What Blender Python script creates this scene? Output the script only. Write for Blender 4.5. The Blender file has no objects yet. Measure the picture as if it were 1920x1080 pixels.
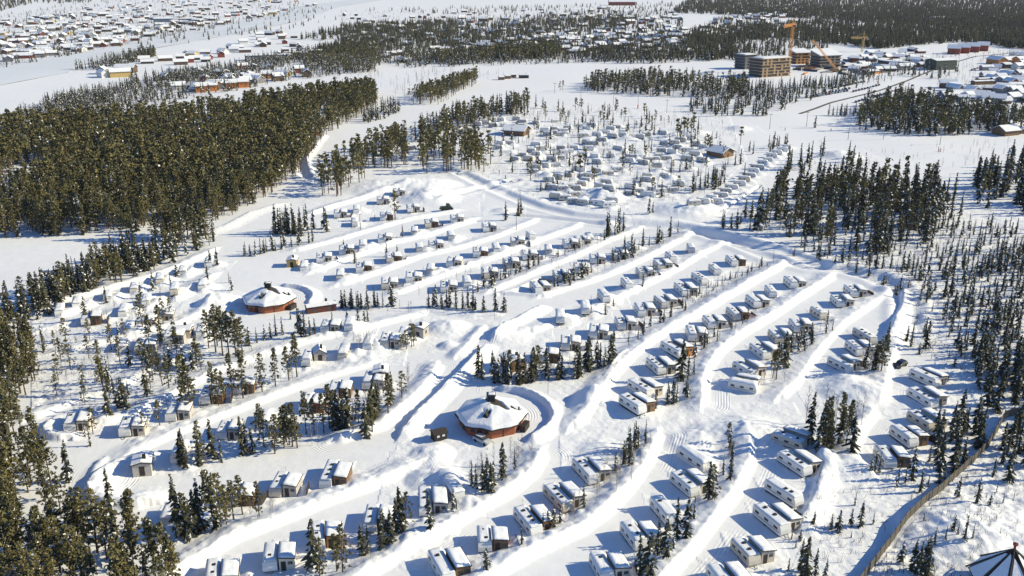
import bpy, bmesh, math, random
import numpy as np

RNG = np.random.default_rng(7)
random.seed(7)
SC = bpy.context.scene
COL = SC.collection
rad = math.radians

# ------------------------------------------------------------------ camera model
F, W, HP, CAMH = 1700.0, 1920.0, 1080.0, 93.5
PITCH = math.atan(600.0 / F)
SP, CP = math.sin(PITCH), math.cos(PITCH)


def G(x, y, z=0.0):
    """ground point (metres) that a spot of the photograph stands on, at height z"""
    a = (np.asarray(x, float) - 960.0) / F
    b = -(np.asarray(y, float) - 540.0) / F
    t = (CAMH - z) / (SP - b * CP)
    return a * t, (b * SP + CP) * t


def px_scale(X, Y):
    return F / (Y * CP + CAMH * SP)


cam = bpy.data.cameras.new('camera')
camo = bpy.data.objects.new('camera', cam)
COL.objects.link(camo)
camo.location = (0, 0, CAMH)
camo.rotation_euler = (math.pi / 2 - PITCH, 0, 0)
cam.sensor_width = 36.0
cam.lens = F / W * 36.0
cam.clip_end = 30000
cam.clip_start = 1
SC.camera = camo

# ------------------------------------------------------------------ light
SUN_EL = rad(28.0)
SUN_DIR = np.array([math.cos(SUN_EL) * math.cos(rad(5)), math.cos(SUN_EL) * math.sin(rad(5)), math.sin(SUN_EL)])
world = bpy.data.worlds.new('World')
SC.world = world
world.use_nodes = True
nt = world.node_tree
nt.nodes.clear()
sky = nt.nodes.new('ShaderNodeTexSky')
sky.sky_type = 'NISHITA'
sky.sun_disc = False
sky.sun_elevation = SUN_EL
sky.sun_rotation = rad(90 - 5)
sky.altitude = 600
sky.air_density = 1.0
sky.dust_density = 0.0
sky.ozone_density = 9.0
bg = nt.nodes.new('ShaderNodeBackground')
bg.inputs['Strength'].default_value = 0.105
wo = nt.nodes.new('ShaderNodeOutputWorld')
nt.links.new(sky.outputs[0], bg.inputs[0])
nt.links.new(bg.outputs[0], wo.inputs[0])
sl = bpy.data.lights.new('sun', 'SUN')
sl.energy = 4.15
sl.angle = rad(0.5)
sl.color = (1.0, 0.90, 0.62)
so = bpy.data.objects.new('sun', sl)
COL.objects.link(so)
so.location = tuple(SUN_DIR * 300)
from mathutils import Vector, Matrix
so.rotation_euler = Vector(SUN_DIR).to_track_quat('Z', 'Y').to_euler()
SC.view_settings.view_transform = 'Standard'
SC.view_settings.look = 'None'
SC.view_settings.gamma = 1
SC.view_settings.exposure = 0.56

# ------------------------------------------------------------------ materials
MATS = {}


def mat(name, col, rough=0.7, var=0.15, scale=3.0, spec=0.3, rand=0.0, metallic=0.0):
    if name in MATS:
        return MATS[name]
    m = bpy.data.materials.new(name)
    m.use_nodes = True
    n, l = m.node_tree.nodes, m.node_tree.links
    b = n['Principled BSDF']
    b.inputs['Roughness'].default_value = rough
    b.inputs['Metallic'].default_value = metallic
    b.inputs['Specular IOR Level'].default_value = spec
    tc = n.new('ShaderNodeTexCoord')
    no = n.new('ShaderNodeTexNoise')
    no.inputs['Scale'].default_value = scale
    no.inputs['Detail'].default_value = 4
    l.new(tc.outputs['Object'], no.inputs['Vector'])
    mr = n.new('ShaderNodeMapRange')
    mr.inputs['From Min'].default_value = 0.3
    mr.inputs['From Max'].default_value = 0.7
    mr.inputs['To Min'].default_value = 1 - var
    mr.inputs['To Max'].default_value = 1 + var
    l.new(no.outputs['Fac'], mr.inputs['Value'])
    mx = n.new('ShaderNodeMix')
    mx.data_type = 'RGBA'
    mx.blend_type = 'MULTIPLY'
    mx.inputs['Factor'].default_value = 1
    mx.inputs['A'].default_value = (*col, 1)
    l.new(mr.outputs['Result'], mx.inputs['B'])
    out = mx.outputs['Result']
    if rand:
        oi = n.new('ShaderNodeObjectInfo')
        hs = n.new('ShaderNodeHueSaturation')
        r1 = n.new('ShaderNodeMapRange')
        r1.inputs['To Min'].default_value = 1 - rand
        r1.inputs['To Max'].default_value = 1 + rand
        l.new(oi.outputs['Random'], r1.inputs['Value'])
        l.new(r1.outputs['Result'], hs.inputs['Value'])
        l.new(out, hs.inputs['Color'])
        out = hs.outputs['Color']
    l.new(out, b.inputs['Base Color'])
    MATS[name] = m
    return m


def foliage_mat(name, c1, c2):
    """needles: colour from tree to tree (object random + the 'tint' attribute of a merged wood) and within the crown"""
    m = bpy.data.materials.new(name)
    m.use_nodes = True
    n, l = m.node_tree.nodes, m.node_tree.links
    b = n['Principled BSDF']
    b.inputs['Roughness'].default_value = 0.8
    b.inputs['Specular IOR Level'].default_value = 0.15
    oi = n.new('ShaderNodeObjectInfo')
    at = n.new('ShaderNodeAttribute')
    at.attribute_name = 'tint'
    tc = n.new('ShaderNodeTexCoord')
    no = n.new('ShaderNodeTexNoise')
    no.inputs['Scale'].default_value = 1.3
    no.inputs['Detail'].default_value = 3
    l.new(tc.outputs['Object'], no.inputs['Vector'])
    a1 = n.new('ShaderNodeMath')
    a1.operation = 'ADD'
    l.new(oi.outputs['Random'], a1.inputs[0])
    l.new(at.outputs['Fac'], a1.inputs[1])
    fr = n.new('ShaderNodeMath')
    fr.operation = 'FRACT'
    l.new(a1.outputs[0], fr.inputs[0])
    a2 = n.new('ShaderNodeMath')
    a2.operation = 'MULTIPLY_ADD'
    l.new(no.outputs['Fac'], a2.inputs[0])
    a2.inputs[1].default_value = 0.9
    sc_ = n.new('ShaderNodeMath')
    sc_.operation = 'MULTIPLY_ADD'
    l.new(fr.outputs[0], sc_.inputs[0])
    sc_.inputs[1].default_value = 0.75
    sc_.inputs[2].default_value = -0.35
    l.new(sc_.outputs[0], a2.inputs[2])
    mx = n.new('ShaderNodeMix')
    mx.data_type = 'RGBA'
    mx.inputs['A'].default_value = (*c1, 1)
    mx.inputs['B'].default_value = (*c2, 1)
    l.new(a2.outputs[0], mx.inputs['Factor'])
    l.new(mx.outputs['Result'], b.inputs['Base Color'])
    MATS[name] = m
    return m


def snow_mat(name, bump=0.25, tracks=False, scale=0.9):
    m = bpy.data.materials.new(name)
    m.use_nodes = True
    n, l = m.node_tree.nodes, m.node_tree.links
    b = n['Principled BSDF']
    b.inputs['Roughness'].default_value = 0.75
    b.inputs['Specular IOR Level'].default_value = 0.2
    tc = n.new('ShaderNodeTexCoord')
    no = n.new('ShaderNodeTexNoise')
    no.inputs['Scale'].default_value = 0.35
    no.inputs['Detail'].default_value = 5
    l.new(tc.outputs['Object'], no.inputs['Vector'])
    mx = n.new('ShaderNodeMix')
    mx.data_type = 'RGBA'
    mx.inputs['A'].default_value = (0.78, 0.785, 0.80, 1)
    mx.inputs['B'].default_value = (0.86, 0.86, 0.865, 1)
    if tracks:
        ag = n.new('ShaderNodeAttribute')
        ag.attribute_name = 'rough'
        ad = n.new('ShaderNodeMath')
        ad.operation = 'MULTIPLY_ADD'
        ad.use_clamp = True
        l.new(ag.outputs['Fac'], ad.inputs[0])
        ad.inputs[1].default_value = 1.6
        l.new(no.outputs['Fac'], ad.inputs[2])
        sb = n.new('ShaderNodeMath')
        sb.operation = 'SUBTRACT'
        sb.use_clamp = True
        l.new(ad.outputs[0], sb.inputs[0])
        sb.inputs[1].default_value = .3
        l.new(sb.outputs[0], mx.inputs['Factor'])
        mx.inputs['A'].default_value = (0.745, 0.75, 0.765, 1)
    else:
        l.new(no.outputs['Fac'], mx.inputs['Factor'])
    l.new(mx.outputs['Result'], b.inputs['Base Color'])
    n2 = n.new('ShaderNodeTexNoise')
    n2.inputs['Scale'].default_value = scale
    n2.inputs['Detail'].default_value = 6
    n2.inputs['Roughness'].default_value = 0.65
    l.new(tc.outputs['Object'], n2.inputs['Vector'])
    h = n2.outputs['Fac']
    if tracks:
        ar = n.new('ShaderNodeAttribute')
        ar.attribute_name = 'rough'
        mm = n.new('ShaderNodeMath')
        mm.operation = 'MULTIPLY'
        l.new(h, mm.inputs[0])
        l.new(ar.outputs['Fac'], mm.inputs[1])
        at = n.new('ShaderNodeAttribute')
        at.attribute_name = 'track'
        s1 = n.new('ShaderNodeMath')
        s1.operation = 'MULTIPLY'
        s1.inputs[1].default_value = 2 * math.pi / 0.62
        l.new(at.outputs['Fac'], s1.inputs[0])
        s2 = n.new('ShaderNodeMath')
        s2.operation = 'SINE'
        l.new(s1.outputs[0], s2.inputs[0])
        am = n.new('ShaderNodeAttribute')
        am.attribute_name = 'trackmask'
        nz = n.new('ShaderNodeTexNoise')
        nz.inputs['Scale'].default_value = 0.07
        l.new(tc.outputs['Object'], nz.inputs['Vector'])
        mrz = n.new('ShaderNodeMapRange')
        mrz.inputs['From Min'].default_value = 0.47
        mrz.inputs['From Max'].default_value = 0.62
        mrz.inputs['To Max'].default_value = 0.10
        l.new(nz.outputs['Fac'], mrz.inputs['Value'])
        m3 = n.new('ShaderNodeMath')
        m3.operation = 'MULTIPLY'
        l.new(am.outputs['Fac'], m3.inputs[0])
        l.new(mrz.outputs['Result'], m3.inputs[1])
        m4 = n.new('ShaderNodeMath')
        m4.operation = 'MULTIPLY_ADD'
        l.new(s2.outputs[0], m4.inputs[0])
        l.new(m3.outputs[0], m4.inputs[1])
        l.new(mm.outputs[0], m4.inputs[2])
        h = m4.outputs[0]
    bu = n.new('ShaderNodeBump')
    bu.inputs['Strength'].default_value = bump
    bu.inputs['Distance'].default_value = 1.0
    l.new(h, bu.inputs['Height'])
    l.new(bu.outputs['Normal'], b.inputs['Normal'])
    MATS[name] = m
    return m


SNOW = snow_mat('ground_snow', 0.35, True)
ROOFSNOW = snow_mat('roof_snow_white', 0.2, scale=1.6)
M_SPRUCE = foliage_mat('spruce_needles', (0.040, 0.043, 0.030), (0.095, 0.088, 0.050))
M_PINE = foliage_mat('pine_needles', (0.092, 0.088, 0.044), (0.205, 0.175, 0.070))
M_TWIG = mat('birch_twigs', (0.13, 0.105, 0.09), 0.9, 0.2)
M_BARK = mat('bark', (0.10, 0.075, 0.055), 0.9, 0.25, 2)
M_PBARK = mat('pine_bark', (0.105, 0.068, 0.045), 0.9, 0.25, 2)
M_WHITE = mat('caravan_white', (0.74, 0.73, 0.70), 0.35, 0.04, 1.0, 0.5, 0.06)
M_CREAM = mat('caravan_cream', (0.62, 0.56, 0.46), 0.4, 0.05, 1.0, 0.5, 0.08)
M_GREY = mat('caravan_grey', (0.50, 0.49, 0.47), 0.4, 0.05, 1.0, 0.5, 0.08)
M_GLASS = mat('dark_glass', (0.05, 0.052, 0.06), 0.12, 0.05, 1, 0.6)
M_DARK = mat('dark_underside', (0.03, 0.03, 0.032), 0.8, 0.2)
M_RUB = mat('rubber', (0.02, 0.02, 0.02), 0.9, 0.1)
M_METAL = mat('steel', (0.35, 0.35, 0.36), 0.4, 0.1, 2, 0.5, 0, 0.8)
M_RIM = mat('roof_edge', (0.045, 0.035, 0.03), 0.7, 0.2)
M_STRIPE = mat('stripe_brown', (0.20, 0.13, 0.08), 0.5, 0.1)
HUTM = {'c': mat('cream_boards', (0.60, 0.53, 0.44), 0.7, 0.12, 6, 0.2, 0.1),
        'o': mat('orange_boards', (0.50, 0.22, 0.075), 0.7, 0.15, 6, 0.2, 0.1),
        'w': mat('brown_boards', (0.20, 0.12, 0.07), 0.75, 0.2, 6, 0.2, 0.15),
        'g': mat('grey_boards', (0.42, 0.39, 0.36), 0.8, 0.2, 6, 0.2, 0.15),
        'r': mat('red_boards', (0.28, 0.07, 0.045), 0.75, 0.2, 6, 0.2, 0.1)}


def plank_mat(name, col, axis_scale=5.0):
    m = mat(name, col, 0.75, 0.16, 5, 0.2)
    n, l = m.node_tree.nodes, m.node_tree.links
    b = n['Principled BSDF']
    tc = n.new('ShaderNodeTexCoord')
    wv = n.new('ShaderNodeTexWave')
    wv.wave_type = 'BANDS'
    wv.bands_direction = 'Z'
    wv.wave_profile = 'SAW'
    wv.inputs['Scale'].default_value = axis_scale / 6.28
    l.new(tc.outputs['Object'], wv.inputs['Vector'])
    bu = n.new('ShaderNodeBump')
    bu.inputs['Strength'].default_value = 0.6
    bu.inputs['Distance'].default_value = 0.05
    l.new(wv.outputs['Fac'], bu.inputs['Height'])
    l.new(bu.outputs['Normal'], b.inputs['Normal'])
    return m


M_REDWOOD = plank_mat('red_brown_logs', (0.36, 0.125, 0.065), 18)
M_FENCE = plank_mat('weathered_fence_boards', (0.15, 0.14, 0.12), 30)

# ------------------------------------------------------------------ mesh helpers


def np_mesh(name, V, Q, mi=None, mats=(), smooth=False):
    V = np.ascontiguousarray(V, dtype=np.float32)
    Q = np.ascontiguousarray(Q, dtype=np.int32)
    k = Q.shape[1]
    me = bpy.data.meshes.new(name)
    me.vertices.add(len(V))
    me.vertices.foreach_set('co', V.ravel())
    me.loops.add(Q.size)
    me.loops.foreach_set('vertex_index', Q.ravel())
    me.polygons.add(len(Q))
    me.polygons.foreach_set('loop_start', np.arange(0, Q.size, k, dtype=np.int32))
    me.polygons.foreach_set('loop_total', np.full(len(Q), k, dtype=np.int32))
    for m in mats:
        me.materials.append(m)
    if mi is not None:
        me.polygons.foreach_set('material_index', np.ascontiguousarray(mi, dtype=np.int32))
    if smooth:
        me.polygons.foreach_set('use_smooth', np.ones(len(Q), dtype=bool))
    me.update(calc_edges=True)
    me.validate()
    return me


class MB:
    """collects boxes, prisms and tubes into one mesh"""

    def __init__(s):
        s.bm = bmesh.new()

    def box(s, x0, x1, y0, y1, z0, z1, bevel=0.0, rz=0.0, c=(0, 0)):
        t = bmesh.new()
        bmesh.ops.create_cube(t, size=1)
        for v in t.verts:
            v.co = Vector((x0 + (v.co.x + .5) * (x1 - x0), y0 + (v.co.y + .5) * (y1 - y0), z0 + (v.co.z + .5) * (z1 - z0)))
        if bevel:
            bmesh.ops.bevel(t, geom=t.edges[:], offset=bevel, segments=2, affect='EDGES', profile=0.6)
        if rz or c != (0, 0):
            bmesh.ops.transform(t, verts=t.verts, matrix=Matrix.Translation((c[0], c[1], 0)) @ Matrix.Rotation(rz, 4, 'Z'))
        s._join(t)
        return s

    def prism(s, pts, h0, h1, axis='y', bevel=0.0):
        """profile pts (a,b) extruded along axis from h0 to h1"""
        t = bmesh.new()
        f = {'y': lambda a, b, h: (a, h, b), 'z': lambda a, b, h: (a, b, h), 'x': lambda a, b, h: (h, a, b)}[axis]
        lo = [t.verts.new(f(a, b, h0)) for a, b in pts]
        hi = [t.verts.new(f(a, b, h1)) for a, b in pts]
        t.faces.new(lo)
        t.faces.new(hi[::-1])
        n = len(pts)
        for i in range(n):
            t.faces.new((lo[i], hi[i], hi[(i + 1) % n], lo[(i + 1) % n]))
        bmesh.ops.recalc_face_normals(t, faces=t.faces[:])
        if bevel:
            bmesh.ops.bevel(t, geom=t.edges[:], offset=bevel, segments=2, affect='EDGES')
        s._join(t)
        return s

    def tube(s, p, q, r0, r1=None, n=8, cap=True):
        r1 = r0 if r1 is None else r1
        p, q = Vector(p), Vector(q)
        d = q - p
        t = bmesh.new()
        bmesh.ops.create_cone(t, cap_ends=cap, segments=n, radius1=r0, radius2=max(r1, 1e-4), depth=d.length)
        M = Matrix.Translation((p + q) / 2) @ d.to_track_quat('Z', 'Y').to_matrix().to_4x4()
        bmesh.ops.transform(t, verts=t.verts, matrix=M)
        s._join(t)
        return s

    def poly(s, pts):
        t = bmesh.new()
        t.faces.new([t.verts.new(p) for p in pts])
        s._join(t)
        return s

    def _join(s, t):
        me = bpy.data.meshes.new('tmp')
        t.to_mesh(me)
        t.free()
        s.bm.from_mesh(me)
        bpy.data.meshes.remove(me)

    def mesh(s, name, m, smooth=False):
        me = bpy.data.meshes.new(name)
        s.bm.to_mesh(me)
        s.bm.free()
        me.materials.append(m)
        if smooth:
            for p in me.polygons:
                p.use_smooth = True
        return me


def link(name, me, parent=None, loc=(0, 0, 0), rz=0.0, scale=1.0):
    o = bpy.data.objects.new(name, me)
    COL.objects.link(o)
    o.location = loc
    if rz:
        o.rotation_euler = (0, 0, rz)
    if scale != 1.0:
        o.scale = (scale,) * 3 if not isinstance(scale, tuple) else scale
    if parent:
        o.parent = parent
    return o


def tag(o, label=None, cat=None, group=None, kind=None):
    if label:
        o['label'] = label
    if cat:
        o['category'] = cat
    if group:
        o['group'] = group
    if kind:
        o['kind'] = kind
    return o


def thing(name, label, cat, loc, rz=0.0, group=None, scale=1.0):
    return tag(link(name, None, None, loc, rz, scale), label, cat, group)


def snow_slab(L, Wd, th, seed, nx=14, ny=8, over=0.0):
    """a pillow of snow with a rounded edge and an uneven top, flat underneath"""
    r = np.random.default_rng(seed)
    u = np.linspace(0, 1, nx)
    v = np.linspace(0, 1, ny)
    U, Vv = np.meshgrid(u, v, indexing='ij')
    e = np.minimum(np.minimum(U, 1 - U) * L, np.minimum(Vv, 1 - Vv) * Wd)
    prof = np.clip(e / max(th * 1.2, .12), 0, 1) ** 0.5
    nz = sum(a * np.sin(U * f1 + p1) * np.sin(Vv * f2 + p2) for a, f1, f2, p1, p2 in
             [(0.16, r.uniform(2, 5), r.uniform(2, 4), r.uniform(0, 6), r.uniform(0, 6)),
              (0.12, r.uniform(7, 14), r.uniform(4, 8), r.uniform(0, 6), r.uniform(0, 6)),
              (0.07, r.uniform(15, 25), r.uniform(8, 14), r.uniform(0, 6), r.uniform(0, 6))])
    Z = th * prof * (0.95 + nz) + 0.0
    X = (U - .5) * (L + over)
    Y = (Vv - .5) * (Wd + over)
    top = np.stack([X, Y, np.maximum(Z, 0.02)], -1).reshape(-1, 3)
    idx = np.arange(nx * ny).reshape(nx, ny)
    Q = np.stack([idx[:-1, :-1], idx[1:, :-1], idx[1:, 1:], idx[:-1, 1:]], -1).reshape(-1, 4)
    # skirt down to the roof
    ring = np.concatenate([idx[:, 0], idx[-1, 1:], idx[-2::-1, -1], idx[0, -2:0:-1]])
    low = top[ring].copy()
    low[:, 2] = -0.01
    k = len(top)
    nr = len(ring)
    li = k + np.arange(nr)
    S = np.stack([ring, li, np.roll(li, -1), np.roll(ring, -1)], -1)
    return np_mesh('snow', np.concatenate([top, low]), np.concatenate([Q, S]), None, (ROOFSNOW,), True)


ORD = 'first second third fourth fifth sixth seventh eighth ninth tenth eleventh twelfth thirteenth fourteenth fifteenth sixteenth seventeenth eighteenth nineteenth twentieth'.split()


def pp(s):
    return [tuple(float(v) for v in p.split(',')) for p in s.split()]


# ------------------------------------------------------------------ terrain
def vnoise(x, y, seed):
    xi, yi = np.floor(x).astype(np.int64), np.floor(y).astype(np.int64)
    xf, yf = x - xi, y - yi
    xf, yf = xf * xf * (3 - 2 * xf), yf * yf * (3 - 2 * yf)

    def hsh(i, j):
        n = (i * 374761393 + j * 668265263 + seed * 974711) & 0x7fffffff
        n = ((n ^ (n >> 13)) * 1274126177) & 0x7fffffff
        return ((n ^ (n >> 16)) & 0xffff) / 65535.0
    a, b, c, d = hsh(xi, yi), hsh(xi + 1, yi), hsh(xi, yi + 1), hsh(xi + 1, yi + 1)
    return (a * (1 - xf) + b * xf) * (1 - yf) + (c * (1 - xf) + d * xf) * yf - 0.5


def smooth(t):
    t = np.clip(t, 0, 1)
    return t * t * (3 - 2 * t)


# ploughed snow banks: crest line (photo points, far to near), side of the steep face, height, steep width, gentle width
BANKS = []


def bank(s, H=.98, ws=1.75, wg=6.0, side=1):
    x, y = np.array(pp(s)).T
    X, Y = G(x, y)
    BANKS.append((X, Y, side, H, ws, wg))


bank('1676,658 1662,700 1654,742', 1.3)
bank('1634,775 1612,800 1598,832 1595,850 1605,870 1624,882', 1.3, 2.2, 5)
bank('1665,550 1620,580 1580,606 1545,642 1515,682 1488,720 1465,742')
bank('1557,523 1520,546 1480,571 1440,597 1400,620 1375,637 1345,662 1325,692 1317,722 1316,755', 1.5)
bank('1474,496 1440,514 1400,537 1350,564 1300,594 1260,615 1220,640 1180,670 1150,702 1125,737 1105,768 1078,797', 1.5)
bank('1362,453 1320,473 1280,498 1240,521 1200,540 1150,564 1100,588 1050,606 1000,622')
bank('1300,436 1255,460 1210,484 1160,509 1110,528 1060,543 1020,556')
bank('1205,428 1170,440 1135,452 1085,478 1022,504 960,531 925,546')
bank('1085,423 1040,440 985,460 935,480 872,502 810,525 745,550')
bank('1002,415 935,442 860,465 785,482 710,510 642,532')
bank('885,414 800,442 740,455 700,469 640,489 592,508')
bank('850,398 770,411 710,427 650,445 560,468')
bank('765,354 700,367 635,385 592,400', 1.2)
bank('792,590 715,610 640,627 565,645 500,667')
bank('905,618 882,645 860,668', 1.1, 1.8, 4)
bank('818,690 802,720 752,768 712,800 640,822', 1.5, 2.2, 5)
bank('692,684 615,706 540,732 450,765 360,800 300,826 250,850 212,880 196,905')
bank('767,880 690,914 615,940 540,972 440,1010 370,1052 300,1100', 1.6)
bank('1014,858 995,890 952,925 902,952 840,990 765,1030 690,1076 640,1110', 1.6)
bank('1232,820 1212,866 1175,918 1137,957 1087,995 1000,1035 930,1076 880,1105', 1.7)
bank('1403,822 1403,868 1375,927 1325,990 1295,1030 1250,1076 1220,1110', 1.7)
bank('400,470 330,504 250,530 160,556 70,578', 1.0)
bank('400,520 340,552 260,575 180,600 90,620', 1.0)
bank('395,575 375,592 330,612 240,635 120,660', 1.0)
bank('335,680 300,690 210,735 140,755 70,782', 1.0)
bank('560,646 470,675 400,700 330,740 250,780 205,792', 1.1)
bank('182,965 173,930 172,900 190,870', 1.0, 2, 4)
bank('360,445 420,425 470,400 520,385', .8)
# banks with their steep, shaded face to the west
bank('1010,580 962,608 928,636', 1.5, .9, 4, -1)
bank('909,656 872,694 824,740 787,775 754,812', 1.6, .9, 4, -1)
bank('1693,545 1692,575 1678,607 1664,638', 2.2, 1.4, 6, -1)
bank('1172,663 1160,672 1146,690', 1.6, 1.0, 3, -1)
bank('590,335 575,300 610,255', 1.2, 2, 5, -1)
bank('1000,528 965,545 935,552 1000,556', .8, 1, 3, -1)
bank('930,590 880,592 800,583', .7, 1, 2.5, -1)
# side walls behind the row nearest the fence, in shade
bank('1540,855 1540,900 1526,945 1503,985', 1.5, 1.6, 4.0, -1)


def arc(cx, cy, r, a0, a1, H=1.8, ws=1.6, wg=4.5, k=14):
    X0, Y0 = G(cx, cy)
    a = np.radians(np.linspace(a0, a1, k))
    BANKS.append((X0 + r * np.cos(a), Y0 + r * np.sin(a), 1, H, ws, wg))


arc(925, 781, 13.2, -50, 80, 1.5, 1.1, 3.0)
arc(505, 562, 12.6, -10, 80, 1.0, 1.1, 3)
arc(262, 905, 9.0, 290, 110, 1.9, 1.2, 7)
arc(140, 800, 6.0, 270, 100, 1.2, 1.2, 5)

TRENCHES = []


def trench(s, depth=1.0, w=2.6):
    x, y = np.array(pp(s)).T
    TRENCHES.append((*G(x, y), depth, w))


trench('865,325 905,345 960,368 1010,388 1070,403 1150,412', 1.0, 3.0)
trench('812,376 870,360 920,347 965,338', .9, 2.5)
trench('1170,419 1260,424 1330,437 1400,460 1460,485 1520,500 1580,505 1640,520 1680,540', 1.5, 4.0)
trench('1300,430 1380,445 1450,465 1540,495', 1.1, 2.5)
trench('960,402 1060,412 1140,422', .7, 1.6)
trench('1690,548 1702,570 1703,600', 1.3, 3)
trench('585,275 565,300 570,330 600,345', .8, 2)

trench('1345,400 1380,378 1425,348', .7, .8)
MOUNDS = []
for s in ('840,617,5,1.8 840,650,2.2,1.2 946,630,6,1.3 412,568,5,2.6 810,851,3.5,1.3 815,893,4.5,1.4 1130,367,9,3.2 1290,396,11,2.6 '
          '1572,293,9,3.2 1572,876,4,1.6 1600,735,6,2.0 1590,712,4,1.2 1120,757,5,1.2 1105,745,3,1.0 1405,805,6,1.5 1340,815,5,1.4 945,395,4,1 '
          '1290,830,4,1.2 935,357,3,.8 1260,655,3,.6 700,660,4,.8 850,915,3.4,1.2 838,905,3,1.2 1205,770,4,.8 1130,845,4,1 765,1010,4,1 '
          '805,372,10,3.0 800,350,12,2.5 720,352,14,2.0 1780,1010,7,1.6 1830,985,8,1.4 1300,250,8,2 1180,262,6,1.8 1385,242,6,2').split():
    x, y, r, h = (float(v) for v in s.split(','))
    MOUNDS.append((*G(x, y), r, h))
ROUGH = []   # (X poly, Y poly, amplitude)


def rough(s, a):
    x, y = np.array(pp(s)).T
    ROUGH.append((*G(x, y), a))


rough('1480,470 1600,380 2100,380 2100,800 1830,760 1800,690 1720,680 1710,580 1640,520', .55)
rough('1880,770 2200,770 2200,1200 1630,1200 1660,1040 1760,930', .5)
rough('1540,850 1640,880 1800,860 1860,790 1850,830 1750,915 1660,1010 1590,1120 1460,1120 1530,960', .22)
rough('60,600 330,600 400,640 330,760 60,780', .35)
rough('880,200 1360,200 1400,300 1330,370 1100,400 880,330', .55)
rough('340,700 760,640 740,680 600,690 450,740 330,780', .3)
rough('700,250 1000,200 1000,330 760,350', .4)


def inpoly(px, py, X, Y):
    c = np.zeros(px.shape, bool)
    n = len(X)
    j = n - 1
    for i in range(n):
        if Y[i] != Y[j]:
            c ^= ((Y[i] > py) != (Y[j] > py)) & (px < (X[j] - X[i]) * (py - Y[i]) / (Y[j] - Y[i]) + X[i])
        j = i
    return c


def poly_dist(px, py, X, Y):
    """signed distance (left of the line is +) to a polyline"""
    best = np.full(px.shape, 1e9)
    sg = np.ones(px.shape)
    for i in range(len(X) - 1):
        dx, dy = X[i + 1] - X[i], Y[i + 1] - Y[i]
        L2 = dx * dx + dy * dy + 1e-9
        t = np.clip(((px - X[i]) * dx + (py - Y[i]) * dy) / L2, 0, 1)
        ex, ey = px - X[i] - t * dx, py - Y[i] - t * dy
        d = np.hypot(ex, ey)
        m = d < best
        best = np.where(m, d, best)
        sg = np.where(m, np.sign(dx * (py - Y[i]) - dy * (px - X[i])), sg)
    return best * np.where(sg == 0, 1, sg)


DRIFTS = []   # snow heaped round the caravans, filled in before the ground is built


def height(px, py, extra=False):
    px = np.asarray(px, float)
    py = np.asarray(py, float)
    shp = px.shape
    px, py = px.ravel(), py.ravel()
    dist = np.hypot(px, py)
    near = np.clip((900 - dist) / 500, 0, 1)
    h = 0.7 * vnoise(px / 45, py / 45, 1) + 0.22 * vnoise(px / 13, py / 13, 2) * near
    bk = np.zeros_like(px)
    amp = np.full_like(px, 0.05)
    tr = np.zeros_like(px)
    tm = np.zeros_like(px)
    bd = np.full_like(px, 1e9)
    wob = 1 + 0.30 * vnoise(px / 9, py / 9, 5) + 0.26 * vnoise(px / 1.2, py / 1.2, 6) + 0.18 * vnoise(px / 3.1, py / 3.1, 7)
    for X, Y, a in ROUGH:
        m = (px > X.min()) & (px < X.max()) & (py > Y.min()) & (py < Y.max())
        k = np.nonzero(m)[0]
        k = k[inpoly(px[k], py[k], X, Y)]
        amp[k] = a
    for X, Y, side, H, ws, wg in BANKS:
        R = 13
        m = (px > X.min() - R) & (px < X.max() + R) & (py > Y.min() - R) & (py < Y.max() + R)
        k = np.nonzero(m)[0]
        if not len(k):
            continue
        d = poly_dist(px[k], py[k], X, Y) * side
        c = np.where(d > 0, 1 - smooth(d / ws), 1 - smooth(-d / wg)) * H * wob[k]
        bk[k] = np.maximum(bk[k], c)
        amp[k] = np.where(d < 0, np.where(-d < wg, np.maximum(amp[k], .16), amp[k]), np.where(d < 10, np.minimum(amp[k], .035), amp[k]))
        if side == 1:
            mm = np.abs(d) < np.abs(bd[k])
            kk = k[mm]
            bd[kk] = d[mm]
            tr[kk] = d[mm]
            tm[kk] = np.clip(np.minimum(d[mm] - 2.6, 7.0 - d[mm]), 0, 1)
    h = h + bk
    for X, Y, dep, w in TRENCHES:
        R = w * 3
        m = (px > X.min() - R) & (px < X.max() + R) & (py > Y.min() - R) & (py < Y.max() + R)
        k = np.nonzero(m)[0]
        if len(k):
            d = np.abs(poly_dist(px[k], py[k], X, Y))
            q = (d / w) ** 2
            h[k] -= dep * np.exp(-q * q)
            h[k] += dep * .35 * np.exp(-((d - 1.7 * w) / (.6 * w)) ** 2)
    for X, Y, r, H in MOUNDS + DRIFTS:
        m = (np.abs(px - X) < 2.2 * r) & (np.abs(py - Y) < 2.2 * r)
        k = np.nonzero(m)[0]
        if len(k):
            q = ((px[k] - X) ** 2 + (py[k] - Y) ** 2) / r ** 2
            h[k] = h[k] + H * wob[k] * np.clip(1 - q / 2.2, 0, 1) ** 1.6
            amp[k] = np.maximum(amp[k], .20)
    nr = np.clip((420 - dist) / 250, 0, 1)
    h = h + amp * (0.9 * vnoise(px / 2.6, py / 2.6, 3) * near + (0.7 * vnoise(px / 1.0, py / 1.0, 4)) * nr)
    if extra:
        return h.reshape(shp), amp, tr, tm
    return h.reshape(shp)


def Z(X, Y):
    return float(height(np.array([X]), np.array([Y]))[0])


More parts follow.
